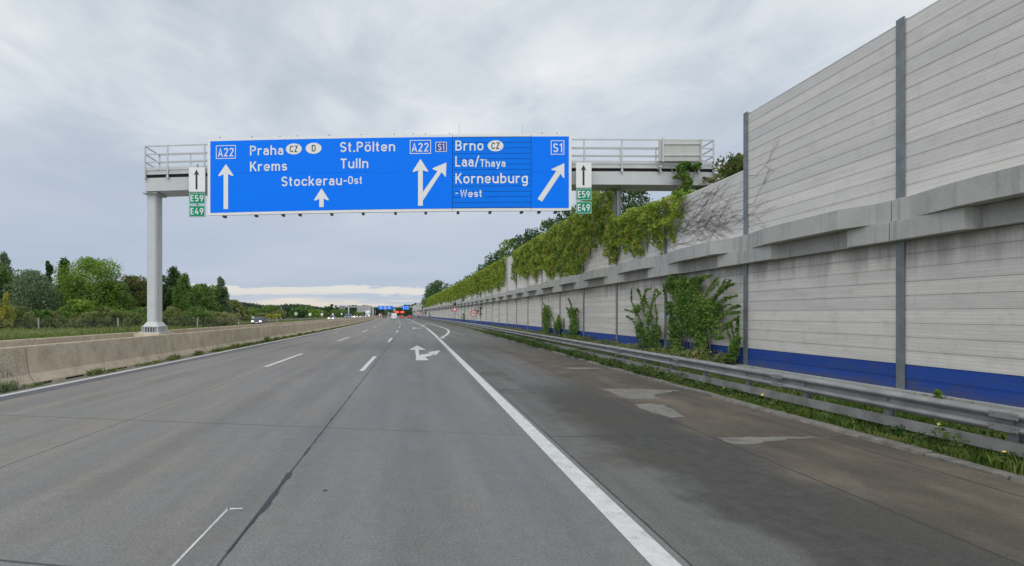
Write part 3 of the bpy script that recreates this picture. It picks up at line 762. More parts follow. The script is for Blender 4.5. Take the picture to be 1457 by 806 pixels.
def text(mb,s,px0,px1,base,cap,Y,lift=0.0,weight=.98,m=0,track=.95,O=GO,flat=False):
    """s fitted between photographed columns px0..px1, baseline and cap height given, on the plane y=Y"""
    adv=0; items=[]
    for ch in s:
        if ch==' ': adv+=3; continue
        wd,st=GL[ch]; items.append((adv,st)); adv+=wd+track
    tot=adv-track; sx=(px1-px0)/tot; sy=cap/7.0
    k=0
    zc=cam_(PX((px0+px1)/2,Y))
    for a,st in items:
        for j,pl in enumerate(st):
            yy=Y-lift-.0015*(j%3)
            pts=[((px0+(a+x)*sx),(base-y*sy)) for x,y in pl]
            q=(sx+sy)/2
            # ribbon in pixel units, then to metres
            def place(x,y):
                X=PX(x,Y); return tuple(Vector((X,yy,PZ(y,Y)+(0 if flat else cam_(X)-zc)))-O)
            mb.ribbon([(x,y) for x,y in pts],weight*q,place,m)

SY=24.42   # sign face plane
def signbox(x0,y0,x1,y1,Y,th,r=0):
    """rounded plate, front face at Y"""
    X0,X1=PX(x0,Y),PX(x1,Y); 
    pts=[]
    if r:
        for (cx,cy,a0) in ((x1-r,y1-r,-90),(x1-r,y0+r,0),(x0+r,y0+r,90),(x0+r,y1-r,180)):
            for i in range(6):
                a=R(a0+18*i); pts.append((cx+r*math.cos(a),cy-r*math.sin(a)))
    else: pts=[(x0,y1),(x1,y1),(x1,y0),(x0,y0)]
    return [(PX(x,Y),PZ(y,Y)) for x,y in pts]
big=empty('direction_sign',(PX(554,SY),SY,PZ(305,SY)))
BO=Vector((PX(554,SY),SY,PZ(305,SY)))
tag(big,'huge blue overhead direction sign with white destinations and arrows','direction sign')
# y coordinates are given as photographed; unbent = measured + camber at that column
def cbpx(x): return cam_(PX(x,SY))*F/SY
def plate_mesh(mb,x0,x1,yt,yb,Y,Yb,m=0,n=30,r=0):
    """plate following the camber; yt,yb are unbent photo rows"""
    xs=[x0+(x1-x0)*i/n for i in range(n+1)]
    if r: xs=sorted(set(xs+[x0+r*.3,x0+r*.08,x1-r*.3,x1-r*.08]))
    rings=[]
    for x in xs:
        e=0
        if r:
            d=min(x-x0,x1-x)
            if d<r: e=r-math.sqrt(max(0,r*r-(r-d)**2))
        X=PX(x,Y); c=cam_(X)
        rings.append([Vector(p)-BO for p in ((X,Y,PZ(yb-e,Y)+c),(X,Y,PZ(yt+e,Y)+c),(X,Yb,PZ(yt+e,Y)+c),(X,Yb,PZ(yb-e,Y)+c))])
    mb.loft(rings,m)
# unbent rows: top  ~ 198.7+..., bottom
YT=200.6; YB=311.3-1.0
mb=MB(); plate_mesh(mb,295.3,813.2,YT,YB,SY,SY+.12,r=3.2); mb.build('border_frame',M['signwhite'],big)
mb=MB(); plate_mesh(mb,299.2,643.4,YT+3.9,YB-3.9,SY-.010,SY+.01,n=22); plate_mesh(mb,756.2,809.4,YT+3.9,YB-3.9,SY-.010,SY+.01,n=5); mb.build('panel',M['signblue'],big)
# changeable slat section
mb=MB(); plate_mesh(mb,643.4,756.2,YT+3.9,YB-3.9,SY-.004,SY+.01,n=6); mb.build('slat_recess',M['slatgap'],big)
mb=MB(); ns=13; a0=YT+4.6; b0=YB-4.6
for i in range(ns):
    y0=a0+(b0-a0)*i/ns; y1=a0+(b0-a0)*(i+1)/ns
    plate_mesh(mb,644.2,755.4,y0+.30,y1-.30,SY-.016,SY-.005,n=6)
mb.build('slat',M['slatblue'],big)
# lettering: rows given as seen in the photograph
mb=MB(); TY=SY-.019
T=lambda s,a,b,base,cap,**k: text(mb,s,a,b,base,cap,TY,O=BO,**k)
T('A22',310.2,332.6,223.0,12.2)
T('Praha',355.6,403.2,221.0,13.8); T('Krems',355.6,408.6,243.6,13.9)
T('Stockerau',400.4,486.6,264.6,13.9); T('-',488.6,493.6,262.5,11); T('Ost',495.2,515.4,262.2,11.2)
T('St.P\u00f6lten',483.8,562.2,216.1,14.2); T('Tulln',484.6,524.0,239.8,14.0)
T('A22',586,610,216.0,12.4)
T('Brno',647.8,688,214.4,14.3); T('Laa/',647.8,681.6,237.3,14.6); T('Thaya',683.2,719.2,237.8,11)
T('Korneuburg',647.8,751,261.1,14.6); T('-',648,651.8,279.8,10.4); T('West',654.8,685.8,280.8,10.6)
T('S1',787,800.6,217,12.8)
mb.build('lettering',M['signwhite'],big)
def quadpx(mb,pts,Y=TY,lift=0,m=0,O=BO,flat=False,ref=None):
    xc=sum(p[0] for p in pts)/len(pts) if ref is None else ref
    zc=cam_(PX(xc,Y))
    mb.poly([tuple(Vector((PX(x,Y),Y-lift,PZ(y,Y)+(0 if flat else cam_(PX(x,Y))-zc)))-O) for x,y in pts],m)
def frame_px(mb,x0,y0,x1,y1,t,**k):
    for q in ([(x0,y0),(x1,y0),(x1,y0+t),(x0,y0+t)],[(x0,y1-t),(x1,y1-t),(x1,y1),(x0,y1)],[(x0,y0+t),(x0+t,y0+t),(x0+t,y1-t),(x0,y1-t)],[(x1-t,y0+t),(x1,y0+t),(x1,y1-t),(x1-t,y1-t)]):
        quadpx(mb,q,ref=(x0+x1)/2,**k)
for q in ((307.2,207,335.5,226.2),(583.1,199.5,613.2,219.1),(783.8,200,802.9,220.3)):
    mb=MB(); frame_px(mb,*q,1.0); mb.build('route_number_frame',M['signwhite'],big)
mb=MB(); quadpx(mb,[(620,202.6),(635.2,202.6),(635.2,216),(620,216)],m=0)
frame_px(mb,619.6,202.2,635.6,216.4,.9,lift=.004,m=1); text(mb,'S1',623.2,632.4,214.2,9.6,TY,lift=.005,m=1,O=BO)
mb.build('small_route_badge',[M['signdarkblue'],M['signwhite']],big)
def ell(cx,cy,rx,ry,n=32): return [(cx+rx*math.cos(2*math.pi*i/n),cy+ry*math.sin(2*math.pi*i/n)) for i in range(n)]
for cx,cy,t,a,b in ((418.1,212.3,'CZ',412.4,423.8),(446.2,211.3,'D',443.6,449),(705.1,207.8,'CZ',699.2,710.9)):
    mb=MB(); quadpx(mb,ell(cx,cy,11.3,7.9),lift=.004); text(mb,t,a,b,cy+4.6,9.4,TY,lift=.007,m=1,O=BO,weight=1.05)
    mb.build('country_oval',[M['signwhite'],M['black']],big)
def uparrow(mb,x,tip,bot,hw,hb,sw,**k):
    quadpx(mb,[(x-.9,tip+.3),(x+.9,tip+.3),(x+hw,hb),(x-hw,hb)],**k) if False else None
    quadpx(mb,[(x-.5,tip),(x+.5,tip),(x+hw,hb-1.2),(x+hw-1.4,hb),(x+sw,hb-2.8),(x-sw,hb-2.8),(x-hw+1.4,hb),(x-hw,hb-1.2)],**k)
    quadpx(mb,[(x-sw,hb-2.8),(x+sw,hb-2.8),(x+sw,bot),(x-sw,bot)],**k)
mb=MB(); uparrow(mb,321.3,234.3,297.8,10.9,251,3.2); mb.build('arrow',M['signwhite'],big)
mb=MB(); uparrow(mb,457.4,268.9,295,10.6,285.8,3.1); mb.build('arrow',M['signwhite'],big)
mb=MB(); uparrow(mb,598.2,227,293,11.3,245.2,3.4)
quadpx(mb,[(601.6,273.5),(601.8,285.5),(628.2,245.6),(622.6,243.9)],lift=.002,ref=610)
quadpx(mb,[(635.2,231.8),(634.4,252),(633.2,252),(628.8,245.9),(622.2,244.2),(615.4,241),(615.2,239.9)],lift=.003,ref=610)
mb.build('arrow',M['signwhite'],big)
mb=MB(); quadpx(mb,[(764.9,283.3),(771.2,287.2),(798.6,246.2),(792.2,242.6)],ref=785); quadpx(mb,[(802.9,232.6),(803,253.8),(801.6,253.8),(797.6,247.6),(790.8,243.5),(784.6,242),(784.4,241)],lift=.003,ref=785)
mb.build('arrow',M['signwhite'],big)
# sheet joints of the panel
mb=MB()
for x in (755.8,643.6): quadpx(mb,[(x-.2,YB-1-cbpx(x)),(x+.2,YB-1-cbpx(x)),(x+.2,YT+1-cbpx(x)),(x-.2,YT+1-cbpx(x))],lift=.001)
for x0,x1 in ((300,415),(415,530),(530,642.8),(756.8,808.8)):
    quadpx(mb,[(x0,245.6),(x1,245.6),(x1,245.95),(x0,245.95)],lift=-.0085)
mb.build('panel_joint',simple('panel_joint_blue',(.0,.10,.55),.6,spec=.1),big)
# fixing lugs
mb=MB()
for x in (318,363.4,402,426,471.4,516.4,562.6,605.9,652.1,697.8,743,768,791.6):
    X=PX(x,SY); z=PZ(YB,SY)+cam_(X); mb.box(tuple(Vector((X-.06,SY+.02,z-.09))-BO),tuple(Vector((X+.06,SY+.3,z+.02))-BO))
mb.build('fixing_lug',M['black'],big)
mb=MB()
for x in (312.8,358,397.9,423,468,514,561,588,605.5,640,771.6,793):
    X=PX(x,SY); z=PZ(YT,SY)+cam_(X); mb.box(tuple(Vector((X-.025,SY+.04,z-.02))-BO),tuple(Vector((X+.025,SY+.09,z+.07))-BO))
for x in (653.5,743.8): X=PX(x,SY); z=PZ(YT,SY)+cam_(X); mb.tube([Vector((X,SY+.1,z))-BO,Vector((X,SY+.1,z+.55))-BO],.006,5)
mb.build('top_clip',M['postgrey'],big)
mb=MB()
for x in range(320,810,54):
    X=PX(x,SY); c=cam_(X)
    mb.box(tuple(Vector((X-.04,SY+.12,PZ(YB-3,SY)+c))-BO),tuple(Vector((X+.04,SY+.22,PZ(YT+3,SY)+c))-BO))
mb.build('back_stiffener',M['gantry'],big)

# side plates
def sideplate(px0,px1,rows,label_w,cx):
    z0=PZ(rows[0][1],SY)
    def one(name,y0,y1,mats,lab,cat,fn):
        O=Vector((PX((px0+px1)/2,SY),SY,PZ(y1,SY)))
        r=empty(name,O); tag(r,lab,cat)
        mb=MB(); X0,X1=PX(px0,SY),PX(px1,SY)
        mb.box(tuple(Vector((X0,SY,PZ(y1,SY)))-O),tuple(Vector((X1,SY+.04,PZ(y0,SY)))-O)); mb.build('plate',mats[0],r,bevel=.006)
        mb=MB(); fn(mb,O); 
        if mb.f: mb.build('marking',mats[1:],r)
    (a0,a1),(b0,b1),(c0,c1)=rows
    def f_arrow(mb,O):
        x=cx; tip=a0+3.6; hb=tip+8.0; bot=a1-3.4
        quadpx(mb,[(x-.3,tip),(x+.3,tip),(x+4.1,hb),(x+1.4,hb-1.6),(x-1.4,hb-1.6),(x-4.1,hb)],Y=SY-.004,O=O,flat=True)
        quadpx(mb,[(x-1.4,hb-1.6),(x+1.4,hb-1.6),(x+1.4,bot),(x-1.4,bot)],Y=SY-.004,O=O,flat=True)
    one('lane_arrow_sign',a0,a1,[M['signwhite'],M['black']],'white plate with black upward arrow at the %s end of the blue sign'%label_w,'sign',f_arrow)
    for (y0,y1,t) in ((b0,b1,'E59'),(c0,c1,'E49')):
        def f(mb,O,y0=y0,y1=y1,t=t):
            text(mb,t,px0+2.4,px1-2.4,y1-3.6,(y1-y0)-7.2,SY-.006,O=O,flat=True,weight=1.1)
            for q in ([(px0+.5,y0+.5),(px1-.5,y0+.5),(px1-.5,y0+1),(px0+.5,y0+1)],[(px0+.5,y1-1),(px1-.5,y1-1),(px1-.5,y1-.5),(px0+.5,y1-.5)],[(px0+.5,y0+1),(px0+1,y0+1),(px0+1,y1-1),(px0+.5,y1-1)],[(px1-1,y0+1),(px1-.5,y0+1),(px1-.5,y1-1),(px1-1,y1-1)]):
                quadpx(mb,q,Y=SY-.004,O=O,flat=True)
        one('route_sign',y0,y1,[M['signgreen'],M['signwhite']],'green %s route plate under the white arrow plate %s of the blue sign'%(t,label_w),'route sign',f)
sideplate(268.7,291.7,((238.3,273.2),(274.3,290.6),(292.6,309)),'left',279.6)
sideplate(819.8,841.7,((231.7,267.4),(268.4,285.3),(287.0,304.3)),'right',830.3)
mb=MB()
for x in (280.2,830.7):
    X=PX(x,SY); mb.box(tuple(Vector((X-.03,SY+.045,6.65))-GO),tuple(Vector((X+.03,SY+.10,9.1))-GO)); mb.box(tuple(Vector((X-.03,SY+.10,8.0))-GO),tuple(Vector((X+.03,GY,8.1))-GO))
for x in range(320,810,81):
    X=PX(x,SY); mb.box(tuple(Vector((X-.04,SY+.22,8.1+cam_(X)))-GO),tuple(Vector((X+.04,GY-.002,8.2+cam_(X)))-GO))
mb.build('sign_bracket',M['postgrey'],gan)
# sign for the other direction seen from behind on the railing
YS2=GY-.32
O=Vector((PX(967,YS2),YS2,PZ(229,YS2))); r=empty('reverse_sign',O); tag(r,'beige back of a rectangular sign fixed to the gantry railing','sign')
mb=MB(); mb.box(tuple(Vector((PX(937.5,YS2),YS2,PZ(229.3,YS2)))-O),tuple(Vector((PX(997.4,YS2),YS2+.05,PZ(198.8,YS2)))-O)); mb.build('plate',M['signback'],r)
mb=MB()
for y0,y1 in ((203.2,206.2),(219.4,222.2)): mb.box(tuple(Vector((PX(942.6,YS2),YS2-.04,PZ(y1,YS2)))-O),tuple(Vector((PX(997,YS2),YS2-.001,PZ(y0,YS2)))-O))
for x0,x1,ya,yb in ((941.6,943.8,196.8,231),(996.2,998.2,197.6,236)): mb.box(tuple(Vector((PX(x0,YS2),YS2-.07,PZ(yb,YS2)))-O),tuple(Vector((PX(x1,YS2),YS2-.041,PZ(ya,YS2)))-O))
mb.box(tuple(Vector((PX(968,YS2),YS2-.012,PZ(229.2,YS2)))-O),tuple(Vector((PX(969,YS2),YS2-.001,PZ(199,YS2)))-O))
mb.build('frame_bar',M['gantry'],r)
mb=MB()
for x in (940,998): X=PX(x,YS2); mb.box(tuple(Vector((X-.04,YS2+.05,8.9))-O),tuple(Vector((X+.04,YS2+.25,9.0))-O)); mb.box(tuple(Vector((X-.06,YS2-.02,8.95))-O),tuple(Vector((X+.06,YS2+.2,9.02))-O))
mb.build('foot_bracket',M['gantry'],r)

# ------------------------------------------------------------------ vegetation
def tree(x,y,h,w,mat,label,cat='tree',name='broadleaf_tree',n=13000,leaf=.27,spire=False,group=None,trunk=True,base=0.03,z0=0,clumps=None,seed=None):
    root=empty(name,(x,y,z0)); tag(root,label,cat,group)
    rg=np.random.default_rng(seed if seed is not None else int(abs(x*13+y*7))+int(h*10))
    nc=int((clumps or (30 if not spire else 26))*1.6)
    cs=[];rs=[]
    for i in range(nc):
        t=(i+.5)/nc
        zz=h*(base+(1-base)*t)
        if spire: prof=(1-t)**.65*.95+.03
        else: prof=math.sqrt(max(.03,1-((t-.42)/.62)**2))
        a=rg.uniform(0,2*math.pi); rad=w/2*prof*math.sqrt(rg.uniform(.05,.85))
        r_=w*(.20 if spire else .17)*rg.uniform(.65,1.3)*((1.05-.6*t) if spire else (1 if t<.85 else .75))
        cs.append((rad*math.cos(a),rad*math.sin(a),min(zz,h-r_*.9))); rs.append(r_)
    if not spire: cs.append((rg.uniform(-.05,.05)*w,0,h-w*.09)); rs.append(w*.10)
    cs=np.array(cs); rs=np.array(rs)
    idx=rg.choice(len(cs),n,p=rs**(1.4 if spire else 2)/np.sum(rs**(1.4 if spire else 2)))
    d=rg.normal(size=(n,3)); d/=np.linalg.norm(d,axis=1)[:,None]
    rr_=rs[idx]*(rg.uniform(.35,1.0,n)**.5)*rg.choice([1,1,1,1.25],n)
    c=cs[idx]+d*rr_[:,None]*np.array([1,1,1.5 if spire else .85])
    if spire: c[:,2]+=rg.uniform(0,.25,n)*rr_
    v=leaves(c,leaf)
    np_mesh('crown',v,4,mat,root)
    if trunk:
        mb=MB(); tr=max(.06,h*.02)
        mb.tube([(0,0,-.1),(rg.uniform(-.1,.1),0,h*.3),(rg.uniform(-.2,.2),rg.uniform(-.1,.1),h*.75)],[tr,tr*.75,tr*.25],7)
        for i in range(7):
            j=rg.integers(0,len(cs)); zb=h*rg.uniform(.15,.5); e=cs[j]
            mb.tube([(0,0,zb),(e[0]*.5,e[1]*.5,(zb+e[2])/2+.05*h),tuple(e)],[tr*.45,tr*.3,tr*.1],5)
        mb.build('trunk',M['bark'],root)
    return root
def at(x,Z): return (x-CX)/F*Z
def left_tree(x,top,wpx,Z,mat,label,**k):
    tree(at(x,Z),Z,CAMH+(HY-top)/F*Z+.2,wpx/F*Z*1.05,mat,label,**k)
left_tree(-75,362,90,74,M['greyleaf'],'grey green willow at the far left edge, mostly out of the picture')
left_tree(-28,370,66,78,M['midleaf'],'green tree half cut off by the left picture edge')
left_tree(4,364,44,80,M['greyleaf'],'tall slender grey green willow near the left edge',spire=True)
left_tree(46,386,70,76,M['greyleaf'],'broad silvery willow left of the bright round tree')
left_tree(28,396,56,84,M['midleaf'],'green tree behind the silvery willow near the left edge')
left_tree(69,374,24,96,M['dark'],'narrow pointed dark tree rising behind the silvery willow',spire=True)
left_tree(92,371,34,96,M['dark'],'narrow dark tree just left of the bright round tree',spire=True)
left_tree(128,368,78,82,M['bright'],'large bright green round tree left of the gantry column',n=22000,clumps=40)
left_tree(164,402,42,84,M['midleaf'],'lower green tree on the right shoulder of the bright round tree')
left_tree(192,394,50,90,M['russet'],'dark tree with russet leaves directly left of the gantry column')
left_tree(226,392,44,96,M['dark'],'dark tree half hidden behind the gantry column')
left_tree(248,384,40,96,M['dark'],'dark green spiky tree right of the gantry column',spire=True)
left_tree(262,394,40,92,M['midleaf'],'mid green tree two trees right of the gantry column',spire=True)
left_tree(292,406,52,98,M['midleaf'],'round mid green tree left of the pale spire tree')
left_tree(314,398,30,100,M['greyleaf'],'pale pointed poplar at the right end of the near trees',spire=True)
left_tree(330,428,30,120,M['olive'],'low olive tree after the pale pointed poplar')
left_tree(10,420,22,62,M['yellow'],'small yellow green sapling with orange leaves by the fence',n=1800,leaf=.16,spire=True)
left_tree(112,428,40,70,M['bright'],'low light green bush in front of the bright round tree',n=4000,base=.0,name='bush',cat='bush')
for q,(x,t,w_,Z,mt) in enumerate(((-30,392,70,108,'midleaf'),(25,400,70,110,'greyleaf'),(70,398,60,112,'midleaf'),(105,404,60,112,'dark'),(150,405,60,108,'midleaf'),(180,408,50,112,'greyleaf'),(212,402,50,114,'midleaf'),(246,404,50,112,'greyleaf'),(275,410,44,116,'midleaf'),(305,414,40,118,'olive'))):
    left_tree(x,t,w_,Z,M[mt],'green tree of the second row filling the belt behind the front trees',group='second row of trees behind the fence',n=7000)
# shrubs along the fence
i=0
for x in np.arange(-40,335,15.5):
    Z=62+(x+40)*.045; jit=random.uniform(-4,4)
    top=random.choice([446,448,444,449,447,442]); hh=CAMH+(HY-top)/F*Z
    t=tree(at(x+jit,Z),Z+random.uniform(-2,2),max(2.0,hh*1.25),30/F*Z*random.uniform(.9,1.35),M[random.choice(['olive','olive','midleaf','drygrass','olive'])],
        'waist high olive green shrub in the row along the wire fence',cat='shrub',name='shrub',n=3200,leaf=.19,trunk=False,base=.0,group='shrubs along the wire fence',clumps=12)
    mb=MB(); 
    for q in range(4): mb.tube([(0,0,-.05),(random.uniform(-.4,.4),random.uniform(-.3,.3),hh*.6)],[.02,.008],5)
    mb.build('stem',M['bark'],t)
# wire fence with posts
fen=empty('wire_fence',(-47,62,0)); tag(fen,'low wire mesh fence on concrete posts in front of the left shrubs','fence')
mb=MB()
prev=None
fp=MB(); fp.box((-.06,-.06,-.1),(.06,.06,1.45)); f0=None
for x in range(-60,420,113):
    Z=58+(x+60)*.045; p=Vector((at(x+2,Z)+47,Z-62,0))
    if f0 is None: o=f0=fp.build('fence_post',M['soffit_c'],fen)
    else: o=f0.copy(); COL.objects.link(o); o.parent=fen
    o.location=p
    if prev is not None:
        for z in np.arange(.1,1.4,.16): mb.bar(prev+Vector((0,0,z)),p+Vector((0,0,z)),.012,.012)
    prev=p
mb.build('wire',M['steel'],fen)
# mid-distance trees on the left
i=0
for x,top,w_,Z,mt in ((338,440,22,190,'olive'),(352,437,26,210,'olive'),(366,439,20,180,'midleaf'),(384,434,26,230,'midleaf'),(398,441,22,190,'olive'),(408,436,28,250,'farleaf'),(420,438,18,230,'midleaf'),(434,434,24,270,'midleaf'),(428,440,22,220,'dark'),(446,440,26,220,'bright'),(456,442,20,250,'olive'),(466,436,22,300,'dark'),(474,433,16,300,'dark'),(482,440,22,290,'midleaf'),(494,441,22,310,'dark'),(508,443,26,340,'midleaf'),(372,446,22,150,'olive'),(390,447,20,150,'yellow'),(350,448,24,130,'olive')):
    i+=1
    tree(at(x,Z),Z,CAMH+(HY-top)/F*Z,w_/F*Z,M[mt],'small distant tree in the belt beyond the opposite carriageway',n=3000,leaf=.5 if Z>200 else .4,group='distant trees beyond the opposite carriageway',trunk=True,base=0,clumps=16)
# far wood on the horizon: one mass
n=110000
xs=rng.uniform(-620,60,n); ys=rng.uniform(560,620,n)
hh=11.5+2.2*np.sin(xs*.021)+1.5*np.sin(xs*.09+1)+.8*np.sin(xs*.43)+.5*np.sin(xs*1.1)
zz=rng.uniform(0,1,n)**.7*hh
v=leaves(np.stack([xs,ys,zz],1),1.7)
o=np_mesh('far_wood',v,4,M['farleaf']); tag(o,'dark wood along the horizon beyond the opposite carriageway','wood',kind='stuff')
n=9000
xs=rng.uniform(60,700,n); ys=rng.uniform(560,620,n); hh=10+3*np.sin(xs*.05); zz=rng.uniform(0,1,n)*hh
v=leaves(np.stack([xs,ys,zz],1),2.4); o=np_mesh('far_wood',v,4,M['farleaf']); tag(o,'dark wood on the horizon hidden behind the noise wall','wood',kind='stuff')

# trees behind the noise wall
def right_tree(Z,X,h,w,mat,label,**k):
    tree(X+shift(Z),Z,h,w,mat,label,**k)
right_tree(24.5,15.5,9.6,3.6,M['russet'],'russet and green bush top showing above the wall at the right gantry end',n=16000,leaf=.17,clumps=40)
right_tree(27,17.2,9.9,4.0,M['olive'],'olive tree behind the wall right of the gantry end',n=16000,leaf=.17,clumps=40)
right_tree(32,14,10.2,4.6,M['dark'],'dark tree behind the wall directly under the gantry beam',n=12000,leaf=.17)
right_tree(37.5,13.5,11.4,4.6,M['midleaf'],'loose green tree behind the wall just right of the green route plates',n=9000,leaf=.17)
right_tree(43,13,10.9,4.6,M['dark'],'dark tree behind the wall just left of the green route plates',n=12000,leaf=.18)
right_tree(50,13,11.2,5.4,M['dark'],'dark bushy tree above the vines, highest left of the route plates',n=12000,leaf=.2)
right_tree(57,12.6,10.8,5.2,M['dark'],'dark tree above the vines near the first bare wall panel',n=9000,leaf=.22)
right_tree(65,12.6,11.6,5,M['midleaf'],'green tree above the bare wall panel',n=8000,leaf=.24)
right_tree(74,12.8,11.2,6,M['dark'],'broad dark tree behind the wall beyond the bare panel',n=8000,leaf=.26)
for i,(Z,h) in enumerate(((84,10.6),(94,10.2),(107,9.8),(120,9.9))):
    right_tree(Z,12.8,h,6,M['dark' if i%2 else 'midleaf'],'low dark tree crown showing over the far wall top',n=4000,leaf=.3,group='low crowns over the far wall',clumps=16)
for i,(Z,h,wd) in enumerate(((190,14.0,9),(203,15.5,10),(216,15.0,10),(232,13.5,11))):
    right_tree(Z,14,h,wd,M['dark'],'tall dark tree of the clump at the far end of the noise wall',n=3500,leaf=.5,group='tall dark clump at the far end of the wall',clumps=18)
for i,(x,Z,h,wd) in enumerate(((3,400,9,9),(8,420,10,10),(-2,430,8,8),(-12,460,9,9),(-18,480,7,7))):
    tree(x+shift(Z)+4,Z,h,wd,M['dark'],'dark tree beyond the far gantry at the bend',n=1500,leaf=.7,group='trees at the far bend',clumps=14)

# vines over the upper wall
from mathutils import noise as mn
def vtop(y):
    if Y0+BAY<y<Y0+3*BAY: return 6.45+.25*min(1,max(0,(y-18)/6))
    return 8.1
def vbot(y):
    """lower edge of the vine curtain"""
    pts=[(18.4,6.0),(19.2,5.3),(19.6,4.9),(20.4,4.5),(21.3,5.4),(22.2,4.5),(23.0,4.7),(24.2,5.3),(25.3,4.2),(26.2,5.3),(27.2,5.9),(28.8,5.2),(30.2,4.3),(32.5,4.3),(34.5,4.5),(35.5,5.4),(36.6,4.2),(38,5.2),(39.5,5.7),(41.5,4.7),(43,5.7),(45,5.0),(46.6,5.7),(49.4,6.0)]
    if y<=49.4:
        for (a,b),(c,d) in zip(pts,pts[1:]):
            if a<=y<=c: return b+(d-b)*(y-a)/(c-a)
        return 6
    return 5.25+1.2*mn.noise(Vector((y*.33,3.1,0)))+.5*mn.noise(Vector((y*1.3,9,0)))
def vine(name,ya,yb,dens,leaf,label,mat='vine',thick=.28,over=None):
    n=int((yb-ya)*3.2*dens); P=[]
    ysr=rng.uniform(ya,yb,n*2); zr=rng.uniform(4.0,8.9,n*2)
    for y,z in zip(ysr,zr):
        top=vtop(y)+.25*mn.noise(Vector((y*.8,0,5)))
        b=vbot(y)+.35*mn.noise(Vector((y*3.1,1,z*1.5)))
        if over and over[0]<y<over[1]: top+=over[2]*math.sin(math.pi*(y-over[0])/(over[1]-over[0]))
        if z>top or z<b: continue
        # thin near the lower fringe
        e=(z-b)/.5
        if e<1 and random.random()>.35+.65*e: continue
        bulge=max(0,.5+.9*mn.noise(Vector((y*2.3,z*2.3,2))))
        t=thick*(.1+1.9*bulge)*random.uniform(.35,1.0)**.6
        if z>vtop(y)-.12: t=random.uniform(-.35,.3)
        P.append((wallx(y)-.03-t,y,z-.05*random.random()))
        if len(P)>=n: break
    for q in range(int((yb-ya)*1.6)):
        y=random.uniform(ya+.2,yb-.2); z=vbot(y)+.2; L_=random.uniform(.2,.9); m_=int(L_*dens*.10)
        dr=random.uniform(-.5,.2)
        for i_ in range(m_):
            t_=random.random(); zz_=z-L_*t_
            if zz_<4.32: continue
            P.append((wallx(y)-.04-random.uniform(0,.12),y+dr*L_*t_+random.gauss(0,.05),zz_))
    c=np.array(P); O=(wallx(ya),ya,4.0)
    root=empty(name,O); tag(root,label,'climbing plant')
    v=leaves(c-np.array(O),leaf,bias=(-1,-.2,.35),bias_w=.45,droop=.6)
    np_mesh('foliage',v,4,M[mat],root)
    mb=MB()
    for q in range(int((yb-ya)*1.1)):
        y=random.uniform(ya+.3,yb-.3); z=vtop(y)-.1; pl=[]
        b=vbot(y)-random.uniform(0,.35)
        while z>b:
            pl.append((wallx(y)-.04-O[0],y-O[1],z-O[2])); z-=.22; y+=random.uniform(-.1,.1)
        if len(pl)>2: mb.tube(pl,[.016]*(len(pl)-1)+[.004],5)
    mb.build('stem',M['vinestem'],root)
    return root
vine('climbing_vine',18.6,25.2,620,.115,'yellow green vine curtain nearest the camera under the gantry end')
vine('climbing_vine',25.2,35.0,520,.12,'thick vine curtain in the middle of the wall with a hump on top',over=(27.0,30.8,.75))
vine('climbing_vine',35.0,50.2,340,.14,'vine curtain ending at the bare wall panel')
vine('climbing_vine',55.0,75.0,190,.18,'dark green vine curtain just beyond the bare wall panel')
vine('climbing_vine',75.0,120.0,95,.25,'ragged vine fringe on the far wall top')
vine('climbing_vine',120.0,230.0,30,.42,'vine fringe at the most distant end of the wall')
# vine climbing over the beam end
def cloud(name,blobs,n,leaf,mat,label,O,cat='climbing plant',stems=True,bias=None,bw=0):
    root=empty(name,O); tag(root,label,cat)
    bl=np.array(blobs,float); wgt=bl[:,3]*bl[:,4]+bl[:,3]*bl[:,5]; idx=rng.choice(len(bl),n,p=wgt/wgt.sum())
    d=rng.normal(size=(n,3)); d/=np.linalg.norm(d,axis=1)[:,None]; d*=(rng.uniform(0,1,n)**.4)[:,None]
    c=bl[idx,:3]+d*bl[idx,3:6]-np.array(O)
    np_mesh('foliage',leaves(c,leaf,bias=bias,bias_w=bw,droop=.5),4,M[mat],root)
    return root
gy=24.3
bl=[]
for x,y,rx_p,rz_p in ((969,240,6,7),(975,236,9,6),(985,238,10,3),(972,250,7,7),(978,260,7,8),(976,270,7,8),(980,280,8,8),(965,277,10,8),(962,252,3,2),(992,235,6,2)):
    bl.append((PX(x,gy),gy,PZ(y,gy),rx_p*gy/F,.25,rz_p*gy/F))
rt=cloud('climbing_vine',bl,5200,.11,'ivy','dark green vine hanging over the right end of the gantry beam',(PX(975,gy),gy,PZ(285,gy)))
mb=MB()
for q in range(7):
    x0=random.uniform(970,984); p=[(PX(x0+6*math.sin(j*.6+q),gy)-PX(975,gy),-.05,PZ(290-j*6,gy)-PZ(285,gy)) for j in range(9)]
    mb.tube(p,.02,5)
for pl in ([(963,253),(968,256),(972,258)],[(952,238),(956,246),(962,252)],[(985,239),(992,234),(999,229)]):
    mb.tube([(PX(a,gy)-PX(975,gy),-.1,PZ(b,gy)-PZ(285,gy)) for a,b in pl],.018,5)
mb.build('stem',M['vinestem'],rt)

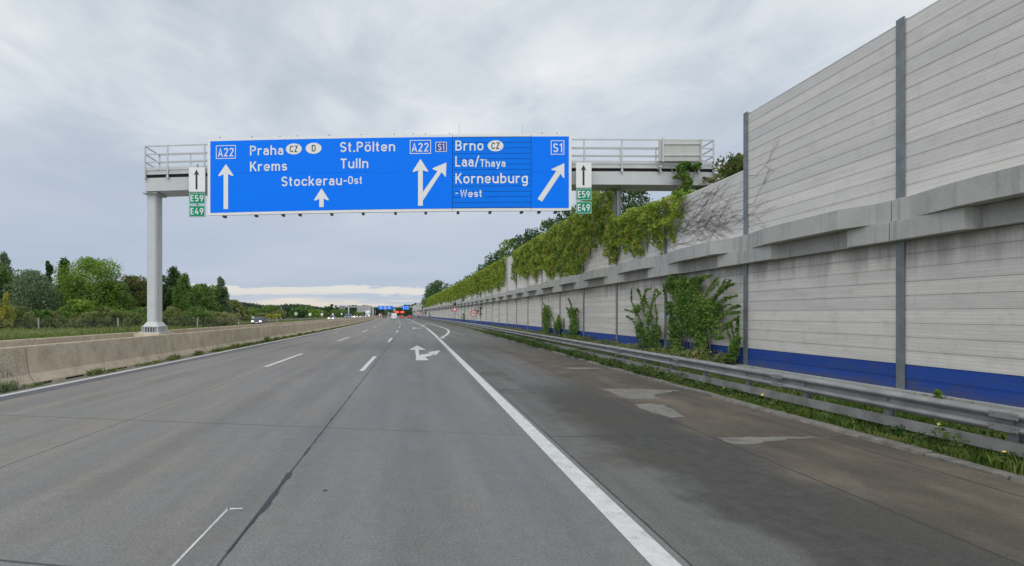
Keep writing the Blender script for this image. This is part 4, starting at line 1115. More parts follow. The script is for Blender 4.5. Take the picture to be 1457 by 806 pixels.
# bare creeper tendrils on the lowered panels
ten=empty('bare_creeper',(WX,18,4.2)); tag(ten,'leafless dark creeper twigs spread over the lowered wall panel','creeper')
mb=MB()
def walk(y,z,dy,dz,n,r,depth=0):
    pl=[]; 
    for i in range(n):
        top=(6.22 if y>Y0+BAY else 7.8)
        if z<4.28 or z>top or y<11.0: break
        pl.append((-.014-r,y-18,z-4.2))
        y+=dy*.11; z+=dz*.11
        dz+=random.uniform(-.55,.55); dy+=random.uniform(-.10,.10); dy=max(-1.15,min(-.6,dy)); dz*=.78
        if depth<3 and random.random()<.10: walk(y,z,dy+random.uniform(-.3,.3),dz+random.choice((-1,1))*random.uniform(.4,.9),int((n-i)*.8),r*.75,depth+1)
    if len(pl)>2: mb.tube(pl,[r*(1-.6*i/len(pl)) for i in range(len(pl))],4,cap=False)
random.seed(21)
for (y,z) in ((20.6,5.9),(20.4,5.6),(20.5,5.3),(20.3,5.0),(19.9,6.0),(19.7,5.7),(19.8,5.2),(20.2,4.7),(19.2,5.95),(19.0,5.4),(18.8,4.9),(18.3,5.8),(20.0,5.5),(19.5,4.6),(18.0,5.2)):
    walk(y,z,-1,random.uniform(-.4,.25),38,.0062)
for (y,z) in ((15.3,6.05),(15.3,5.2),(15.3,4.9)): walk(y,z,-.8,random.uniform(-.1,.1),16,.006)
for q in range(20): walk(random.uniform(16.0,20.4),random.uniform(4.5,6.0),-1,random.uniform(-.4,.4),random.randint(10,24),.006)

mb.build('twig',M['vinestem'],ten)
random.seed(5)
# plants growing up the lower wall
def wallpt(x,y,X=9.75):
    Z=X*F/(x-CX); return (X,Z,CAMH+(HY-y)/F*Z)
def wallplant(spec,n,leaf,mat,label,shoots=(),X=9.80,thick=.13):
    bl=[]
    for x,y,rx_p,ry_p in spec:
        Z=X*F/(x-CX); z=CAMH+(HY-y)/F*Z
        ry=rx_p*Z*Z/(X*F); rz=ry_p*Z/F
        bl.append((X-.05,Z,z,thick,ry,rz))
    O=(X,bl[0][1],.4)
    root=empty('wall_plant',O); tag(root,label,'climbing plant')
    bl=np.array(bl); wgt=bl[:,4]*bl[:,5]; idx=rng.choice(len(bl),n,p=wgt/wgt.sum())
    d=rng.normal(size=(n,3)); d/=np.linalg.norm(d,axis=1)[:,None]; d*=(rng.uniform(0,1,n)**.45)[:,None]
    c=bl[idx,:3]+d*bl[idx,3:6]
    C=[c]
    mb=MB()
    for sh in shoots:
        p3=[wallpt(a,b,X) for a,b in sh]
        # dense interpolation
        pts=[]
        for a,b in zip(p3,p3[1:]):
            for t in np.linspace(0,1,12,endpoint=False): pts.append(np.array(a)*(1-t)+np.array(b)*t)
        pts.append(np.array(p3[-1])); pts=np.array(pts)
        pts[:,0]-=np.linspace(0,.12,len(pts))
        mb.tube([tuple(p-np.array(O)) for p in pts[::3]],[.012]*len(pts[::3]),4)
        m_=int(len(pts)*7); k=rng.integers(0,len(pts),m_); tp=1-.6*k/len(pts)
        C.append(pts[k]+rng.normal(size=(m_,3))*np.array([.03,.038,.038])*tp[:,None])
    for b in bl:
        for q in range(2): mb.tube([tuple(np.array((X-.02,b[1]+random.uniform(-.1,.1),.42))-np.array(O)),tuple(np.array((X-.06,b[1]+random.uniform(-.2,.2),b[2]))-np.array(O))],[.018,.008],5)
    c=np.concatenate(C); c=c[(c[:,2]>.36)]
    c[:,0]=np.minimum(c[:,0],9.98)
    np_mesh('foliage',leaves(c-np.array(O),leaf,bias=(-1,-.4,.5),bias_w=.35,droop=.4),4,M[mat],root)
    mb.build('stem',M['vinestem'],root)
wallplant([(985,432,20,22),(972,415,16,18),(1005,452,20,20),(962,478,10,22),(985,462,18,20),(999,490,9,22),(957,405,8,14),(978,402,22,7),(1012,436,14,12),(970,440,12,16),(966,500,14,8),(992,408,8,6),(955,440,5,12),(958,462,5,14)],13500,.085,'ivy',
 'largest bushy creeper climbing the lower wall up to the cornice',
 shoots=([(1005,430),(1030,415),(1044,400)],[(1010,445),(1035,425),(1054,421)],[(1015,452),(1040,446),(1058,445)],[(1000,425),(1015,405),(1026,396)],[(1015,465),(1036,462),(1056,452)],[(990,410),(1000,398),(1006,392)],[(965,400),(958,394)],[(1010,475),(1030,470),(1046,462)],[(1005,420),(1028,402)],[(960,440),(951,430),(948,405)],[(955,395),(948,415)],[(1020,440),(1044,433)],[(1000,470),(1022,482),(1034,480)],[(990,405),(1004,396),(1018,392)],[(1012,430),(1036,408),(1050,404)],[(1018,455),(1045,438),(1057,436)],[(1005,440),(1024,418),(1038,398)],[(975,398),(970,392)],[(1010,462),(1030,476)],[(985,400),(996,393)]))
wallplant([(912,470,6,16),(925,455,5,14),(922,478,9,14),(935,475,7,16),(908,440,5,8),(928,490,16,7),(918,430,3,12)],3000,.078,'ivy','medium creeper with long upright shoots left of the largest one',
 shoots=([(912,460),(905,442),(901,428),(902,412)],[(918,450),(915,430),(912,415),(911,412)],[(926,450),(929,432),(936,412),(941,417)],[(905,445),(893,441)],[(912,480),(902,455),(895,450)],[(934,470),(936,450),(934,425),(944,417)],[(925,440),(917,425),(922,412),(930,411)],[(937,480),(943,465)]))
wallplant([(778,455,4.5,16),(779,442,5,8),(778,467,5,9),(775,450,2.5,14)],1700,.11,'ivy','narrow leafy creeper on the lower wall, leftmost of the tall ones',shoots=([(778,445),(776,432)],[(780,452),(787,448)]))
wallplant([(793,466,4,10),(796,458,3,8)],900,.10,'ivy','short creeper clump between two narrow tall creepers',shoots=([(794,460),(797,448)],[(792,465),(789,452)]))
wallplant([(817,455,4,18),(816,470,6,10),(812,445,3,8),(820,480,7,4),(804,478,4,6)],2000,.10,'ivy','narrow creeper with curling tips beside the third wall post',shoots=([(816,445),(813,432),(812,425)],[(817,447),(822,440),(827,445)],[(812,446),(808,438)],[(818,452),(826,462)],[(803,475),(805,454)]))
wallplant([(1046,500,4,12),(1040,510,8,6),(1047,490,3,6)],1300,.09,'ivy','small creeper with thin shoots at the foot of the post',shoots=([(1044,495),(1040,470)],[(1047,490),(1045,460)],[(1050,490),(1052,470),(1056,452)],[(1048,495),(1058,480)],[(1040,508),(1030,512)]))
wallplant([(1340,568,3,3),(1338,560,1.5,5)],160,.07,'ivy','tiny weed at the foot of the near blue panel',thick=.08)
# red litter among the plants
mb=MB(); mb.loft([[(-.05,-.04,0),(.05,-.05,0),(.06,.05,0),(-.05,.04,0)],[(-.07,-.06,.1),(.04,-.07,.12),(.07,.04,.1),(-.03,.06,.13)],[(-.02,-.02,.17),(.03,-.03,.16),(.03,.02,.17),(-.02,.03,.16)]],smooth=True)
o=mb.build('litter',M['redbit']); o.location=(9.35,17.0,.34); tag(o,'small crumpled red scrap among the wall plants','litter')

# grass and weeds on the verge (uncountable)
def grass(name,n,xf,yf,zf,hf,mat,label,lean=.5,wd=.02):
    x=xf(n); y=yf(n); z=zf(x,y); h=hf(n)
    a=rng.uniform(0,2*np.pi,n); ln=rng.uniform(.1,lean,n)*h
    w_=wd*rng.uniform(.6,1.6,n)
    base=np.stack([x,y,z],1); side=np.stack([np.cos(a),np.sin(a),np.zeros(n)],1)
    b=rng.uniform(0,2*np.pi,n); tip=base+np.stack([np.cos(b)*ln,np.sin(b)*ln,h],1)
    mid=base+np.stack([np.cos(b)*ln*.3,np.sin(b)*ln*.3,h*.6],1)
    v=np.empty((n,4,3)); v[:,0]=base-side*w_[:,None]*.5; v[:,1]=base+side*w_[:,None]*.5; v[:,2]=mid+side*w_[:,None]*.45; v[:,3]=tip
    o=np_mesh(name,v.reshape(-1,3),4,mat); tag(o,label,'grass',kind='stuff'); return o
shv=np.vectorize(shift)
vz=lambda X:.03+(X-7.12)/(2.88)*.35
ybias=lambda n:3+57*rng.uniform(0,1,n)**1.9
def edgex(n,y): return None
n=60000; yv=ybias(n)
clump=np.array([mn.noise(Vector((yy*.9,4.2,0))) for yy in yv])
X_=7.1+2.35*rng.uniform(0,1,n)**1.2
grass('verge_grass',n,lambda n:X_+shv(yv),lambda n:yv,lambda x,y:vz(X_),lambda n:rng.uniform(.05,.16,n)*(1+.7*clump),M['grassleaf'],'uneven grass on the verge under the guardrail',wd=.016)
# broad-leaved weeds creeping over the kerb
n=38000; yv=4+46*rng.uniform(0,1,n)**1.5
cl=np.array([mn.noise(Vector((yy*.55,1.2,0)))+.6*mn.noise(Vector((yy*1.9,7,0))) for yy in yv])
far_=np.clip((yv-11)/7,0,1)
lo=7.2-.42*far_*np.clip(cl+.6,0,1.2); X_=lo+rng.uniform(0,1,n)**1.4*.75
zc_=rng.uniform(.0,1,n)*np.clip(.15+.26*cl+.07*far_,.03,.45)+.03
keep=rng.uniform(0,1,n)<(.25+.75*far_+.4*cl)
c=np.stack([X_+shv(yv),yv,vz(np.maximum(X_,7.12))+zc_],1)[keep]
o=np_mesh('verge_weeds',leaves(c,.062,bias=(-.3,-.3,1),bias_w=.35),4,M['weed']); tag(o,'broad leaved weeds spilling over the kerb below the guardrail','weeds',kind='stuff')
n=110; yv=5+20*rng.uniform(0,1,n); X_=7.2+rng.uniform(0,1,n)**1.2*1.2
c=np.stack([X_,yv,vz(X_)+rng.uniform(.08,.24,n)],1)
o=np_mesh('verge_flowers',leaves(c,.035,bias=(-.2,-.4,1),bias_w=.6,aspect=1),4,M['flower']); tag(o,'tiny yellow flowers scattered in the verge grass','flowers',kind='stuff')
# foliage at the wall foot behind the rail
n=11000; yv=15.8+47*rng.uniform(0,1,n)**1.2
cl=np.array([mn.noise(Vector((yy*.5,8.2,0))) for yy in yv]); X_=9.1+rng.uniform(0,.85,n)
c=np.stack([X_+shv(yv),yv,vz(X_)+rng.uniform(0,1,n)*np.clip(.25+.35*cl,.05,.6)],1)
o=np_mesh('wall_foot_weeds',leaves(c,.09,bias=(-.3,-.3,1),bias_w=.4),4,M['olive']); tag(o,'mixed weeds along the foot of the noise wall','weeds',kind='stuff')
# left meadow grass
n=40000; xv=rng.uniform(-62,-29.5,n); yv=25+150*rng.uniform(0,1,n)**1.5
gz=np.array([mn.noise(Vector((a*.12,b*.12,0))) for a,b in zip(xv,yv)])
grass('meadow_grass',n,lambda n:xv,lambda n:yv,lambda x,y:np.full(len(x),-.03),lambda n:rng.uniform(.15,.5,n)*(1+.8*gz),M['drygrass'],'dry and green grass beyond the opposite carriageway',wd=.06)
n=16000; xv=rng.uniform(-34,-28.6,n); yv=18+180*rng.uniform(0,1,n)**1.5
grass('verge_grass',n,lambda n:xv+shv(yv),lambda n:yv,lambda x,y:np.full(len(x),-.03),lambda n:rng.uniform(.1,.3,n),M['grassleaf'],'green grass edge beside the opposite carriageway',wd=.05)
# weed tufts at the foot of the median barrier
for i,(x,h) in enumerate(((8,.30),(50,.1),(138,.22),(160,.1),(205,.12),(222,.12),(247,.24),(283,.24),(309,.12),(336,.26),(354,.2),(380,.42),(394,.28),(405,.24),(416,.2),(427,.3),(438,.2),(447,.25),(462,.2),(474,.2),(486,.2))):
    X=-10.18; Z=X*F/(x-CX); nn=90 if h>.15 else 40
    root=empty('weed_tuft',(X+shift(Z),Z,0))
    tag(root,'small green weed tuft at the foot of the median barrier','weed',group='weed tufts along the median barrier')
    if i==0: root['label']='grey green weed tuft at the bottom left picture edge'
    if i==11: root['label']='tallest upright weed at the foot of the median barrier'
    a=rng.normal(size=(nn,2))*np.array([.05,.22 if x<300 else .3]); hh_=h*rng.uniform(.4,1.1,nn)
    ang=rng.uniform(0,6.28,nn); v=np.empty((nn,4,3)); b=np.stack([a[:,0],a[:,1],np.zeros(nn)],1); s_=np.stack([np.cos(ang),np.sin(ang),np.zeros(nn)],1)*.012*(1+Z/30)
    tp=b+np.stack([rng.normal(size=nn)*.07,rng.normal(size=nn)*.12,hh_],1)
    v[:,0]=b-s_; v[:,1]=b+s_; v[:,2]=(b+tp)/2+s_*1.3; v[:,3]=tp
    np_mesh('blades',v.reshape(-1,3),4,M['olive' if i else 'greyleaf'],root)
    c=b[:nn//2]+np.stack([np.zeros(nn//2),np.zeros(nn//2),hh_[:nn//2]*.7],1)
    np_mesh('leaves',leaves(c,.05*(1+Z/40)),4,M['midleaf'],root)
# creeping grass line along the barrier foot farther on
n=7000; yv=26+150*rng.uniform(0,1,n)**1.2; xv=-10.2+rng.uniform(-.08,.12,n)
grass('median_grass',n,lambda n:xv+shv(yv),lambda n:yv,lambda x,y:np.full(len(x),0.),lambda n:rng.uniform(.04,.22,n),M['grassleaf'],'thin line of grass at the foot of the median barrier',wd=.035)

# ------------------------------------------------------------------ vehicles
def car(x,y,paint,label,facing=1,L=4.4,W=1.8,H=1.45,lights=True,group=None,kind='car'):
    """facing=1: front towards the camera (-y)"""
    root=empty('parked_car' if 0 else kind,(x,y,0),0 if facing==1 else math.pi); tag(root,label,{'car':'car','van':'van','truck':'truck'}[kind],group)
    w=W/2
    if kind=='car':
        st=[(-L/2,.30,.62,.88),(-L/2+.1,.22,.74,.95),(-L/2+.9,.2,.88,1),(-L/2+1.35,.2,.95,1),(L/2-.75,.2,.98,1),(L/2-.1,.22,.92,.97),(L/2,.32,.80,.9)]
        cab=[(-L/2+1.0,.90,.86),(-L/2+1.75,H-.02,.72),(-L/2+2.2,H,.72),(L/2-1.2,H-.03,.72),(L/2-.45,.97,.84)]
    else:
        st=[(-L/2,.35,.95,.92),(-L/2+.1,.25,1.05,.98),(-L/2+.8,.22,1.15,1),(-L/2+1.2,.22,1.2,1),(L/2-.05,.22,1.2,1),(L/2,.3,1.2,.99)]
        cab=[(-L/2+.6,1.10,.9),(-L/2+1.2,H-.1,.82),(-L/2+1.5,H,.86),(L/2-.1,H,.88),(L/2-.01,1.15,.94)]
    mb=MB(); rings=[]
    for yy,zb,zt,k in st:
        a=w*k; rings.append([(-a*.92,yy,zb),(-a,yy,zb+.12),(-a,yy,zt-.12),(-a*.93,yy,zt),(a*.93,yy,zt),(a,yy,zt-.12),(a,yy,zb+.12),(a*.92,yy,zb)])
    mb.loft(rings); 
    # roof and pillars
    rf=[]
    for yy,z,k in cab[1:-1]:
        a=w*k; rf.append([(-a,yy,z-.05),(-a*.9,yy,z),(a*.9,yy,z),(a,yy,z-.05)])
    mb.loft(rf)
    for sx in (-1,1):
        for (p,q) in ((cab[0],cab[1]),(cab[-1],cab[-2]),((0.1,.95,.86),(0.15,H-.03,.72))):
            mb.bar((sx*w*p[2],p[0],p[1]-.03),(sx*w*q[2],q[0],q[1]-.03),.06,.07)
    if kind!='car': # closed load body
        mb.loft([[(-w*.97,-L/2+1.9,1.1),(-w*.88,-L/2+1.9,H-.01),(w*.88,-L/2+1.9,H-.01),(w*.97,-L/2+1.9,1.1)],[(-w*.97,L/2-.02,1.1),(-w*.88,L/2-.02,H-.01),(w*.88,L/2-.02,H-.01),(w*.97,L/2-.02,1.1)]])
    mb.build('body',paint,root,bevel=.03)
    mb=MB(); gr=[]
    for yy,z,k in cab:
        a=w*k*.97; gr.append([(-w*.84*.97,yy,.9 if kind=='car' else 1.1),(-a,yy,z-.04),(a,yy,z-.04),(w*.84*.97,yy,.9 if kind=='car' else 1.1)])
    mb.loft(gr); mb.build('window',M['glass'],root)
    for sx in (-1,1):
        for yy in (-L/2+.8,L/2-.8):
            mb=MB(); mb.tube([(sx*(w-.2),yy,.32),(sx*(w+.01),yy,.32)],.32,18); wh=mb.build('wheel',M['rubber'],root)
            mb=MB(); mb.tube([(sx*(w+.0),yy,.32),(sx*(w+.02),yy,.32)],.2,12); mb.build('rim',M['chrome'],wh)
        mb=MB(); mb.box((sx*w*.72-.17,-L/2-.02,.60 if kind=='car' else .8),(sx*w*.72+.17,-L/2+.25,.74 if kind=='car' else .95)); mb.build('headlight',M['lampon'] if lights and facing==1 else M['signwhite'],root,bevel=.02)
        mb=MB(); mb.box((sx*w*.80-.14,L/2-.15,.72),(sx*w*.80+.14,L/2+.02,.90)); mb.build('tail_light',M['redlamp'] if (lights and facing==-1) else M['signred'],root,bevel=.02)
        mb=MB(); mb.box((sx*(w+.1)-.09,-L/2+1.45,.92),(sx*(w+.1)+.09,-L/2+1.6,1.06)); mb.build('mirror',paint,root,bevel=.02)
    mb=MB(); mb.box((-.45,-L/2-.012,.38),(.45,-L/2+.05,.62)); mb.build('grille',M['dkplastic'],root)
    mb=MB(); mb.box((-.26,-L/2-.02,.42),(.26,-L/2-.013,.53)); mb.box((-.26,L/2+.005,.5),(.26,L/2+.012,.61)); mb.build('number_plate',M['signwhite'],root)
    return root
def truck(x,y,paint,label,facing=1):
    root=empty('truck',(x,y,0),0 if facing==1 else math.pi); tag(root,label,'truck')
    mb=MB(); mb.box((-1.25,-1.6,1.0),(1.25,8,3.8)); mb.build('cargo_box',paint,root,bevel=.04)
    mb=MB(); mb.loft([[(-1.2,-4.0,.6),(1.2,-4.0,.6),(1.2,-1.8,.6),(-1.2,-1.8,.6)],[(-1.2,-4.0,2.0),(1.2,-4.0,2.0),(1.2,-1.8,2.0),(-1.2,-1.8,2.0)],[(-1.12,-3.6,3.0),(1.12,-3.6,3.0),(1.15,-1.8,3.1),(-1.15,-1.8,3.1)]]); mb.build('cab',paint,root,bevel=.05)
    mb=MB(); mb.poly([(-1.05,-4.01,2.02),(1.05,-4.01,2.02),(1.0,-3.63,2.9),(-1.0,-3.63,2.9)]); mb.build('window',M['glass'],root)
    for sx in (-1,1):
        for yy in (-3,4.5,6):
            mb=MB(); mb.tube([(sx*.95,yy,.5),(sx*1.25,yy,.5)],.5,16); mb.build('wheel',M['rubber'],root)
        mb=MB(); mb.box((sx*.9-.18,-4.03,.75),(sx*.9+.18,-3.95,.95)); mb.build('headlight',M['lampon'],root)
    return root
def onroad(lat,y): return lat+shift(y)
car(onroad(-26.2,87),89,M['c_black'],'black car with lit headlights, nearest on the opposite carriageway')
car(onroad(-21.6,149),151,M['c_silver'],'silver car with lit headlights behind the black car on the opposite carriageway')
car(onroad(-20.0,182),184,M['c_blue'],'blue grey van partly hidden by the median barrier far ahead',kind='van',L=5,W=2,H=2.0,lights=False)
truck(onroad(-19.0,300),300,M['c_white'],'white truck in the distant oncoming queue')
for i,(lt,yy,c,nm) in enumerate(((-21.5,226,'c_white','white car at the head of the distant oncoming queue'),(-17.8,228,'c_silver','silver car beside the first white car of the oncoming queue'),(-22.5,256,'c_red','red car left of the white truck in the oncoming queue'),(-17.6,262,'c_white','white car right behind the silver car in the oncoming queue'),(-16.5,285,'c_blue','blue grey car at the back right of the oncoming queue'),(-20,330,'c_white','last white car at the back of the oncoming queue'))):
    car(onroad(lt,yy),yy,M[c],nm)
car(onroad(-3.3,190),190,M['c_white'],'white van driving away in the middle lane',facing=-1,lights=False,kind='van',L=5.2,W=2.0,H=2.2)
car(onroad(-.2,222),222,M['c_red'],'car with bright red tail lights in the right lane far ahead',facing=-1)
car(onroad(3.4,226),226,M['c_red'],'red tail lit car on the far right beside the slip lane',facing=-1)
car(onroad(-8.6,262),262,M['c_black'],'dark car far ahead in the left lane',facing=-1,lights=False)

# ------------------------------------------------------------------ distant gantry and signs
fg=empty('far_gantry',(0,300,0)); tag(fg,'distant thin sign gantry crossing both carriageways at the bend','gantry')
FY=300; s_=FY/F
def fX(x): return (x-CX)*s_
def fZ(y): return CAMH+(HY-y)*s_
mb=MB(); mb.box((fX(478),-.3,fZ(437.6)),(fX(592),.3,fZ(436.4))); mb.build('beam',M['gantry'],fg)
for x in (496,531,592):
    mb=MB(); mb.box((fX(x)-.3,-.3,0),(fX(x)+.3,.3,fZ(437.6))); mb.build('column',M['gantry'],fg)
def fsign(x0,y0,x1,y1,mat,label,cat='sign',marks=None,nm='distant_sign'):
    O=Vector((fX((x0+x1)/2),FY-.5,fZ(y1))); r=empty(nm,O); tag(r,label,cat)
    mb=MB(); mb.box((fX(x0)-O.x,0,0),(fX(x1)-O.x,.15,fZ(y0)-O.z)); mb.build('plate',mat,r)
    mb=MB()
    if marks=='rows':
        for k in range(3):
            z=(fZ(y0)-O.z)*(.2+.25*k); 
            for q in range(3): xx=(fX(x1)-fX(x0))*(-.4+.28*q); mb.box((xx,-.03,z),(xx+.18*(fX(x1)-fX(x0)),-.01,z+.22))
        mb.build('lettering',M['signwhite'],r)
    elif marks=='bars':
        H_=fZ(y0)-O.z
        for k in range(4): z=H_*(.15+.23*k); mb.box((fX(x0)-O.x,-.12,z),(fX(x1)-O.x,-.01,z+.12))
        for k in range(9): xx=(fX(x0)-O.x)*(1-k/4); mb.box((xx-.06,-.1,.0),(xx+.06,-.005,H_))
        mb.build('frame_bar',M['postgrey'],r)
fsign(538,435.4,559,440.6,M['signblue'],'wider blue direction sign on the distant gantry',marks='rows')
fsign(572.4,435.4,582.6,441,M['signblue'],'narrow blue direction sign at the right end of the distant gantry',marks='rows')
fsign(508,435.2,528.6,444.4,M['signback'],'large grey sign back on the distant gantry over the oncoming lanes',marks='bars')
fsign(483,435.2,491.2,440,M['signback'],'small grey sign back at the left end of the distant gantry',marks='bars')
for x,nm in ((565.2,'left'),(572.4,'right')):
    Z=262; X=at(x,Z); r=empty('warning_board',(X,Z,0)); tag(r,'%s of two red lit warning boards far ahead on the road side'%nm,'warning board')
    mb=MB(); mb.box((-1.0,0,2.4),(1.0,.15,3.4)); mb.build('board',M['redboard'],r)
    mb=MB(); mb.box((-.07,.15,0),(.07,.3,3.2)); mb.build('mast',M['postgrey'],r)
    mb=MB(); 
    for sx in (-.55,.05): mb.box((sx,-.02,2.8),(sx+.4,-.005,3.0))
    mb.build('stripe',M['signwhite'],r)
# grey hall at the bend
bx=at(554,480); r=empty('building',(bx,480,0)); tag(r,'plain grey hall with flat roof beyond the bend','building')
mb=MB(); mb.box((-5.5,0,0),(5.5,12,7.2)); mb.build('wall',M['cornice'],r)
mb=MB(); mb.box((-5.7,-.2,7.2),(5.7,12.2,7.5)); mb.build('roof',M['postgrey'],r)
for k in range(3):
    mb=MB(); mb.box((-4.3+3*k,-.04,4.2),(-2.5+3*k,-.01,5.6)); mb.build('window',M['glass'],r)

def roundsign(x,y,r_,X,label,text_='100',back=False,post_to=0):
    Z=X*F/(x-CX) if X>0 else X*F/(x-CX)
    # account for the bend
    for _ in range(8): Z=(X+shift(Z))*F/(x-CX)
    zc=CAMH+(HY-y)/F*Z; rad=r_/F*Z; cx=X+shift(Z)
    root=empty('round_sign',(cx,Z,0)); tag(root,label,'road sign')
    mb=MB()
    mb.tube([(0,0,zc),(0,.03,zc)],rad,24); mb.build('plate',M['signback'] if back else M['signred'],root)
    if not back:
        mb=MB(); mb.tube([(0,-.006,zc),(0,-.001,zc)],rad*.74,24); mb.build('face',M['signwhite'],root)
        mb=MB(); s=rad*.62/3.5
        adv=0; tot=sum(GL[c][0]+.9 for c in text_)-.9
        sc=rad*1.1/tot
        for ch in text_:
            for pl in GL[ch][1]: mb.ribbon([((adv+a-tot/2)*sc,(b-3.5)*sc) for a,b in pl],sc,lambda a,b:(a,-.012,zc+b))
            adv+=GL[ch][0]+.9
        mb.build('lettering',M['black'],root)
    mb=MB(); mb.tube([(0,.06,post_to),(0,.06,zc+rad*.8)],.04,8); mb.build('post',M['steel'],root)
roundsign(674,446.3,4.8,8.6,'round red ringed 100 speed limit sign in front of the noise wall')
roundsign(612.5,446,2.6,8.4,'far round red ringed sign before the wall, beyond the warning triangle')
roundsign(541,448.2,2.6,-12,'distant round sign on the median near the bend',text_='1')
roundsign(421,446.8,2.6,-31,'grey back of a round sign on a post beyond the opposite carriageway',back=True)
roundsign(360,452.2,2.4,-31,'grey back of a low round sign left of the black car',back=True)
# warning triangle with lamp box
Z=8.5*F/(647-CX)
for _ in range(8): Z=(8.5+shift(Z))*F/(647-CX)
r=empty('warning_sign',(8.5+shift(Z),Z,0)); tag(r,'red triangle warning sign with black lamp box on top before the wall','road sign')
z=CAMH+(HY-439.5)/F*Z; a=.62
mb=MB(); mb.poly([(-a,0,z-.5),(a,0,z-.5),(0,0,z+.6)]); mb.poly([(-a,.03,z-.5),(0,.03,z+.6),(a,.03,z-.5)]); mb.poly([(-a,0,z-.5),(-a,.03,z-.5),(a,.03,z-.5),(a,0,z-.5)]); mb.build('plate',M['signred'],r)
mb=MB(); a=.36; mb.poly([(-a,-.01,z-.36),(a,-.01,z-.36),(0,-.01,z+.3)]); mb.build('face',M['signwhite'],r)
mb=MB(); mb.box((-.22,-.1,z+.66),(.22,.12,z+1.15)); mb.tube([(0,-.16,z+.9),(0,-.1,z+.9)],.16,14); mb.build('lamp_box',M['black'],r)
mb=MB(); mb.tube([(0,.08,0),(0,.08,z+.7)],.05,8); mb.build('post',M['steel'],r)
# white marker boards on posts along the far verge
for i,(x,y) in enumerate(((441,449.2),(458,449),(473.5,448.6),(486,448.2))):
    Z=170
    for _ in range(12): Z=(-30.2+shift(Z))*F/(x-CX)
    zc=CAMH+(HY-y)/F*Z+.3
    r=empty('marker_board',(-30.2+shift(Z),Z,0)); tag(r,['nearest and leftmost','second from the left','third from the left','farthest and rightmost'][i]+' of four white marker boards beyond the opposite carriageway','marker board',group='white marker boards on the far verge')
    mb=MB(); mb.box((-.4,0,zc-.4),(.4,.05,zc+.5)); mb.build('board',M['signwhite'],r)
    mb=MB(); mb.box((-.05,.05,0),(.05,.15,zc)); mb.build('post',M['steel'],r)
# delineator posts and far guardrail on the left
for i,(x,Z) in enumerate(((339.5,82),(383,110),(400,140),(449,190))):
    X=(-29.0+shift(Z)); 
    r=empty('delineator_post',(at(x,Z),Z,0)); tag(r,['nearest white delineator post left of the black car','white delineator post right of the black car','third white delineator post from the left','farthest white delineator post'][i],'delineator')
    mb=MB(); mb.loft([[(-.07,-.05,0),(.07,-.05,0),(.07,.05,0),(-.07,.05,0)],[(-.06,-.04,.95),(.06,-.04,.95),(.06,.04,1.02),(-.06,.04,1.02)]]); mb.build('body',M['signwhite'],r)
    mb=MB(); mb.box((-.072,-.056,.68),(.072,.056,.84)); mb.build('black_band',M['black'],r)
gr=empty('guardrail',(-29.6,95,0)); tag(gr,'low steel guardrail on the far side of the opposite carriageway','guardrail')
mb=MB(); ys=yfine(95,190,10)
mb.loft([[(shift(y),y-95,.45),(shift(y),y-95,.75),(shift(y)+.04,y-95,.75),(shift(y)+.04,y-95,.45)] for y in ys]); mb.build('rail_beam',M['steel'],gr)
pm=MB(); pm.box((.04,-.05,-.05),(.14,.05,.7)); f0=None
for y in yfine(95,190,4):
    if f0 is None: o=f0=pm.build('post',M['postgrey'],gr)
    else: o=f0.copy(); COL.objects.link(o); o.parent=gr
    o.location=(shift(y),y-95,0)
# curved lamp post on the left
Z=105; r=empty('street_lamp',(at(340,Z),Z,0)); tag(r,'short grey post with curved top left of the black car','lamp post')
mb=MB(); mb.tube([(0,0,0),(0,0,2.6),(-.05,0,2.95),(-.25,0,3.1),(-.45,0,3.0)],.07,8); mb.build('post',M['steel'],r)
mb=MB(); mb.box((-.65,-.1,2.85),(-.35,.1,3.02)); mb.build('lamp_head',M['signback'],r,bevel=.02)
for x,Z in ((400,215),(435,230),(530,330),(534,340),(603,200)):
    r=empty('lamp_pole',(at(x,Z),Z,0)); tag(r,{400:'thin grey pole before the distant trees, leftmost',435:'thin grey pole before the distant trees, second',530:'left of two pale poles at the far median',534:'right of two pale poles at the far median',603:'thin pale pole by the far end of the noise wall'}[x],'pole')
    mb=MB(); mb.tube([(0,0,0),(0,0,5.2)],[.12,.07],6); mb.build('shaft',M['gantry'],r)
    mb=MB(); mb.box((-.1,-.5,5.15),(.1,.1,5.3)); mb.build('head',M['signback'],r)

# ------------------------------------------------------------------ sky, sun, camera
w=bpy.data.worlds.new('World'); scn.world=w; w.use_nodes=True; nt=w.node_tree
bg=nt.nodes['Background']; bg.inputs['Strength'].default_value=.1
SE,SAZ=R(48),R(205)
sky=nt.nodes.new('ShaderNodeTexSky'); sky.sky_type='NISHITA'; sky.sun_disc=False; sky.sun_elevation=SE; sky.sun_rotation=SAZ
tc=nt.nodes.new('ShaderNodeTexCoord'); D=tc.outputs['Generated']
sp=nt.nodes.new('ShaderNodeSeparateXYZ'); lk(nt,D,sp.inputs[0]); dx,dy,dz=sp.outputs
zz=math_(nt,'ADD',math_(nt,'MAXIMUM',dz,0.0),.16)
cb=nt.nodes.new('ShaderNodeCombineXYZ'); lk(nt,math_(nt,'DIVIDE',dx,zz),cb.inputs[0]); lk(nt,math_(nt,'DIVIDE',dy,zz),cb.inputs[1])
pl=cb.outputs[0]
n1=noise(nt,pl,.85,6,.52,(1.0,.75,1),.35); n2=noise(nt,pl,3.2,7,.62,(1,.7,1),.8); n3=noise(nt,pl,.35,3,.5)
cl=math_(nt,'ADD',math_(nt,'ADD',math_(nt,'MULTIPLY',n1,.60),math_(nt,'MULTIPLY',n2,.20)),math_(nt,'MULTIPLY',n3,.2))
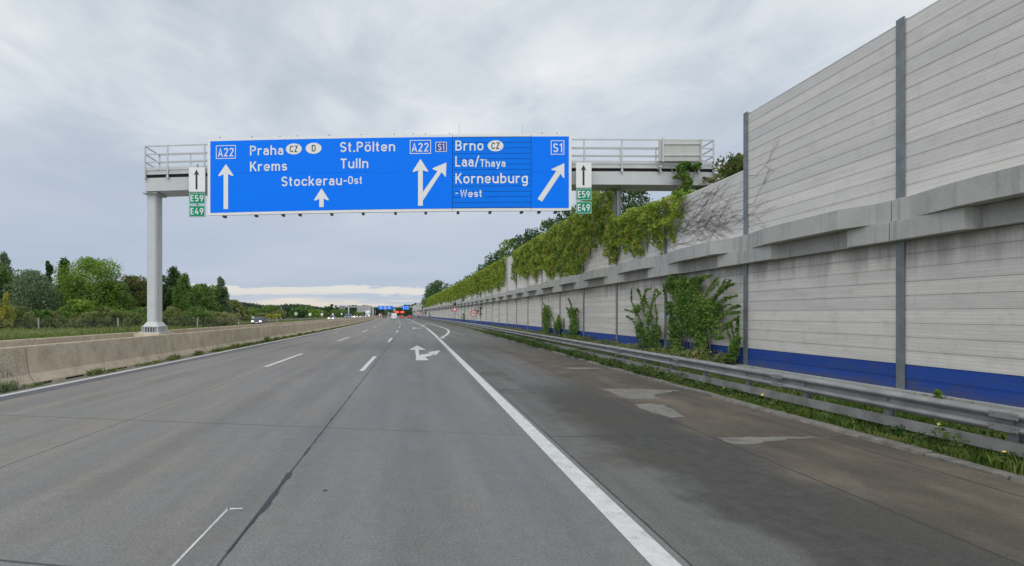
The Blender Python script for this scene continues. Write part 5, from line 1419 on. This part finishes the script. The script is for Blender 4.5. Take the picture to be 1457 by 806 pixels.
high=ramp(nt,cl,[(.39,(4.1,4.6,5.2)),(.46,(5.1,5.6,6.1)),(.52,(6.3,6.65,6.95)),(.58,(7.5,7.65,7.75))])
# blue-grey stratus lower down
low=ramp(nt,noise(nt,pl,.5,5,.55,(.6,1.0,1),.2),[(.35,(3.55,4.2,5.3)),(.65,(4.6,5.1,5.9))])
el=math_(nt,'ADD',dz,math_(nt,'MULTIPLY',math_(nt,'SUBTRACT',n1,.5),.12))
base=mixc(nt,smooth(nt,el,.10,.42),low,high)
# streaky break near the horizon
sv=nt.nodes.new('ShaderNodeCombineXYZ'); lk(nt,math_(nt,'MULTIPLY',dx,1.0),sv.inputs[0]); lk(nt,dz,sv.inputs[2]); lk(nt,dy,sv.inputs[1])
st=noise(nt,sv.outputs[0],1.0,5,.6,(3.5,3.5,55),.3); st2=noise(nt,sv.outputs[0],1.0,5,.62,(9,9,120),.3)
wv=noise(nt,sv.outputs[0],1.0,4,.6,(5,5,20),.2)
e2=math_(nt,'ADD',math_(nt,'ADD',dz,math_(nt,'MULTIPLY',math_(nt,'SUBTRACT',st2,.5),.016)),math_(nt,'MULTIPLY',math_(nt,'SUBTRACT',wv,.5),.045))
glow=ramp(nt,dz,[(0.0,(6.3,5.6,4.8)),(.03,(6.9,6.35,5.5)),(.06,(7.1,6.9,6.3))])
horizon=math_(nt,'SUBTRACT',1.0,smooth(nt,e2,.016,.030))
streakzone=math_(nt,'MULTIPLY',smooth(nt,math_(nt,'ADD',st,math_(nt,'MULTIPLY',line_mask(nt,e2,.047,.002,.008),.22)),.58,.68),math_(nt,'SUBTRACT',1.0,smooth(nt,e2,.050,.060)))
base=mixc(nt,math_(nt,'MULTIPLY',streakzone,.75),base,glow)
base=mixc(nt,math_(nt,'MULTIPLY',horizon,.9),base,glow)
dk=math_(nt,'MULTIPLY',smooth(nt,st2,.54,.62),math_(nt,'SUBTRACT',1.0,smooth(nt,dz,.02,.05)))
base=mixc(nt,math_(nt,'MULTIPLY',dk,.45),base,(5.2,5.3,5.6))
fin=mixc(nt,.93,sky.outputs[0],base)
boost=math_(nt,'ADD',1.0,math_(nt,'ADD',math_(nt,'MULTIPLY',smooth(nt,dy,.25,-.75),.75),math_(nt,'MULTIPLY',smooth(nt,dz,.55,.9),.35)))
vm=nt.nodes.new('ShaderNodeVectorMath'); vm.operation='SCALE'; lk(nt,fin,vm.inputs[0]); lk(nt,boost,vm.inputs['Scale'])
lk(nt,vm.outputs[0],bg.inputs['Color'])
sun=bpy.data.lights.new('sun','SUN'); sun.energy=.6; sun.angle=R(40); sun.color=(1,.97,.92)
so=bpy.data.objects.new('sun',sun); COL.objects.link(so)
sd=Vector((math.sin(SAZ)*math.cos(SE),math.cos(SAZ)*math.cos(SE),math.sin(SE)))
so.rotation_euler=sd.to_track_quat('Z','Y').to_euler(); so.location=(-20,-20,30)

cam=bpy.data.cameras.new('camera'); co=bpy.data.objects.new('camera',cam); COL.objects.link(co); scn.camera=co
co.location=(0,0,CAMH); co.rotation_euler=(R(90),0,0)
cam.sensor_width=36; cam.lens=36*F/1457; cam.shift_x=(728.5-CX)/1457; cam.shift_y=(HY-403)/1457
cam.clip_start=.05; cam.clip_end=12000
scn.view_settings.view_transform='Standard'; scn.view_settings.look='None'; scn.view_settings.exposure=.27; scn.view_settings.gamma=1
scn.view_settings.use_curve_mapping=False
scn.render.engine='CYCLES'; scn.cycles.max_bounces=6; scn.cycles.transparent_max_bounces=8
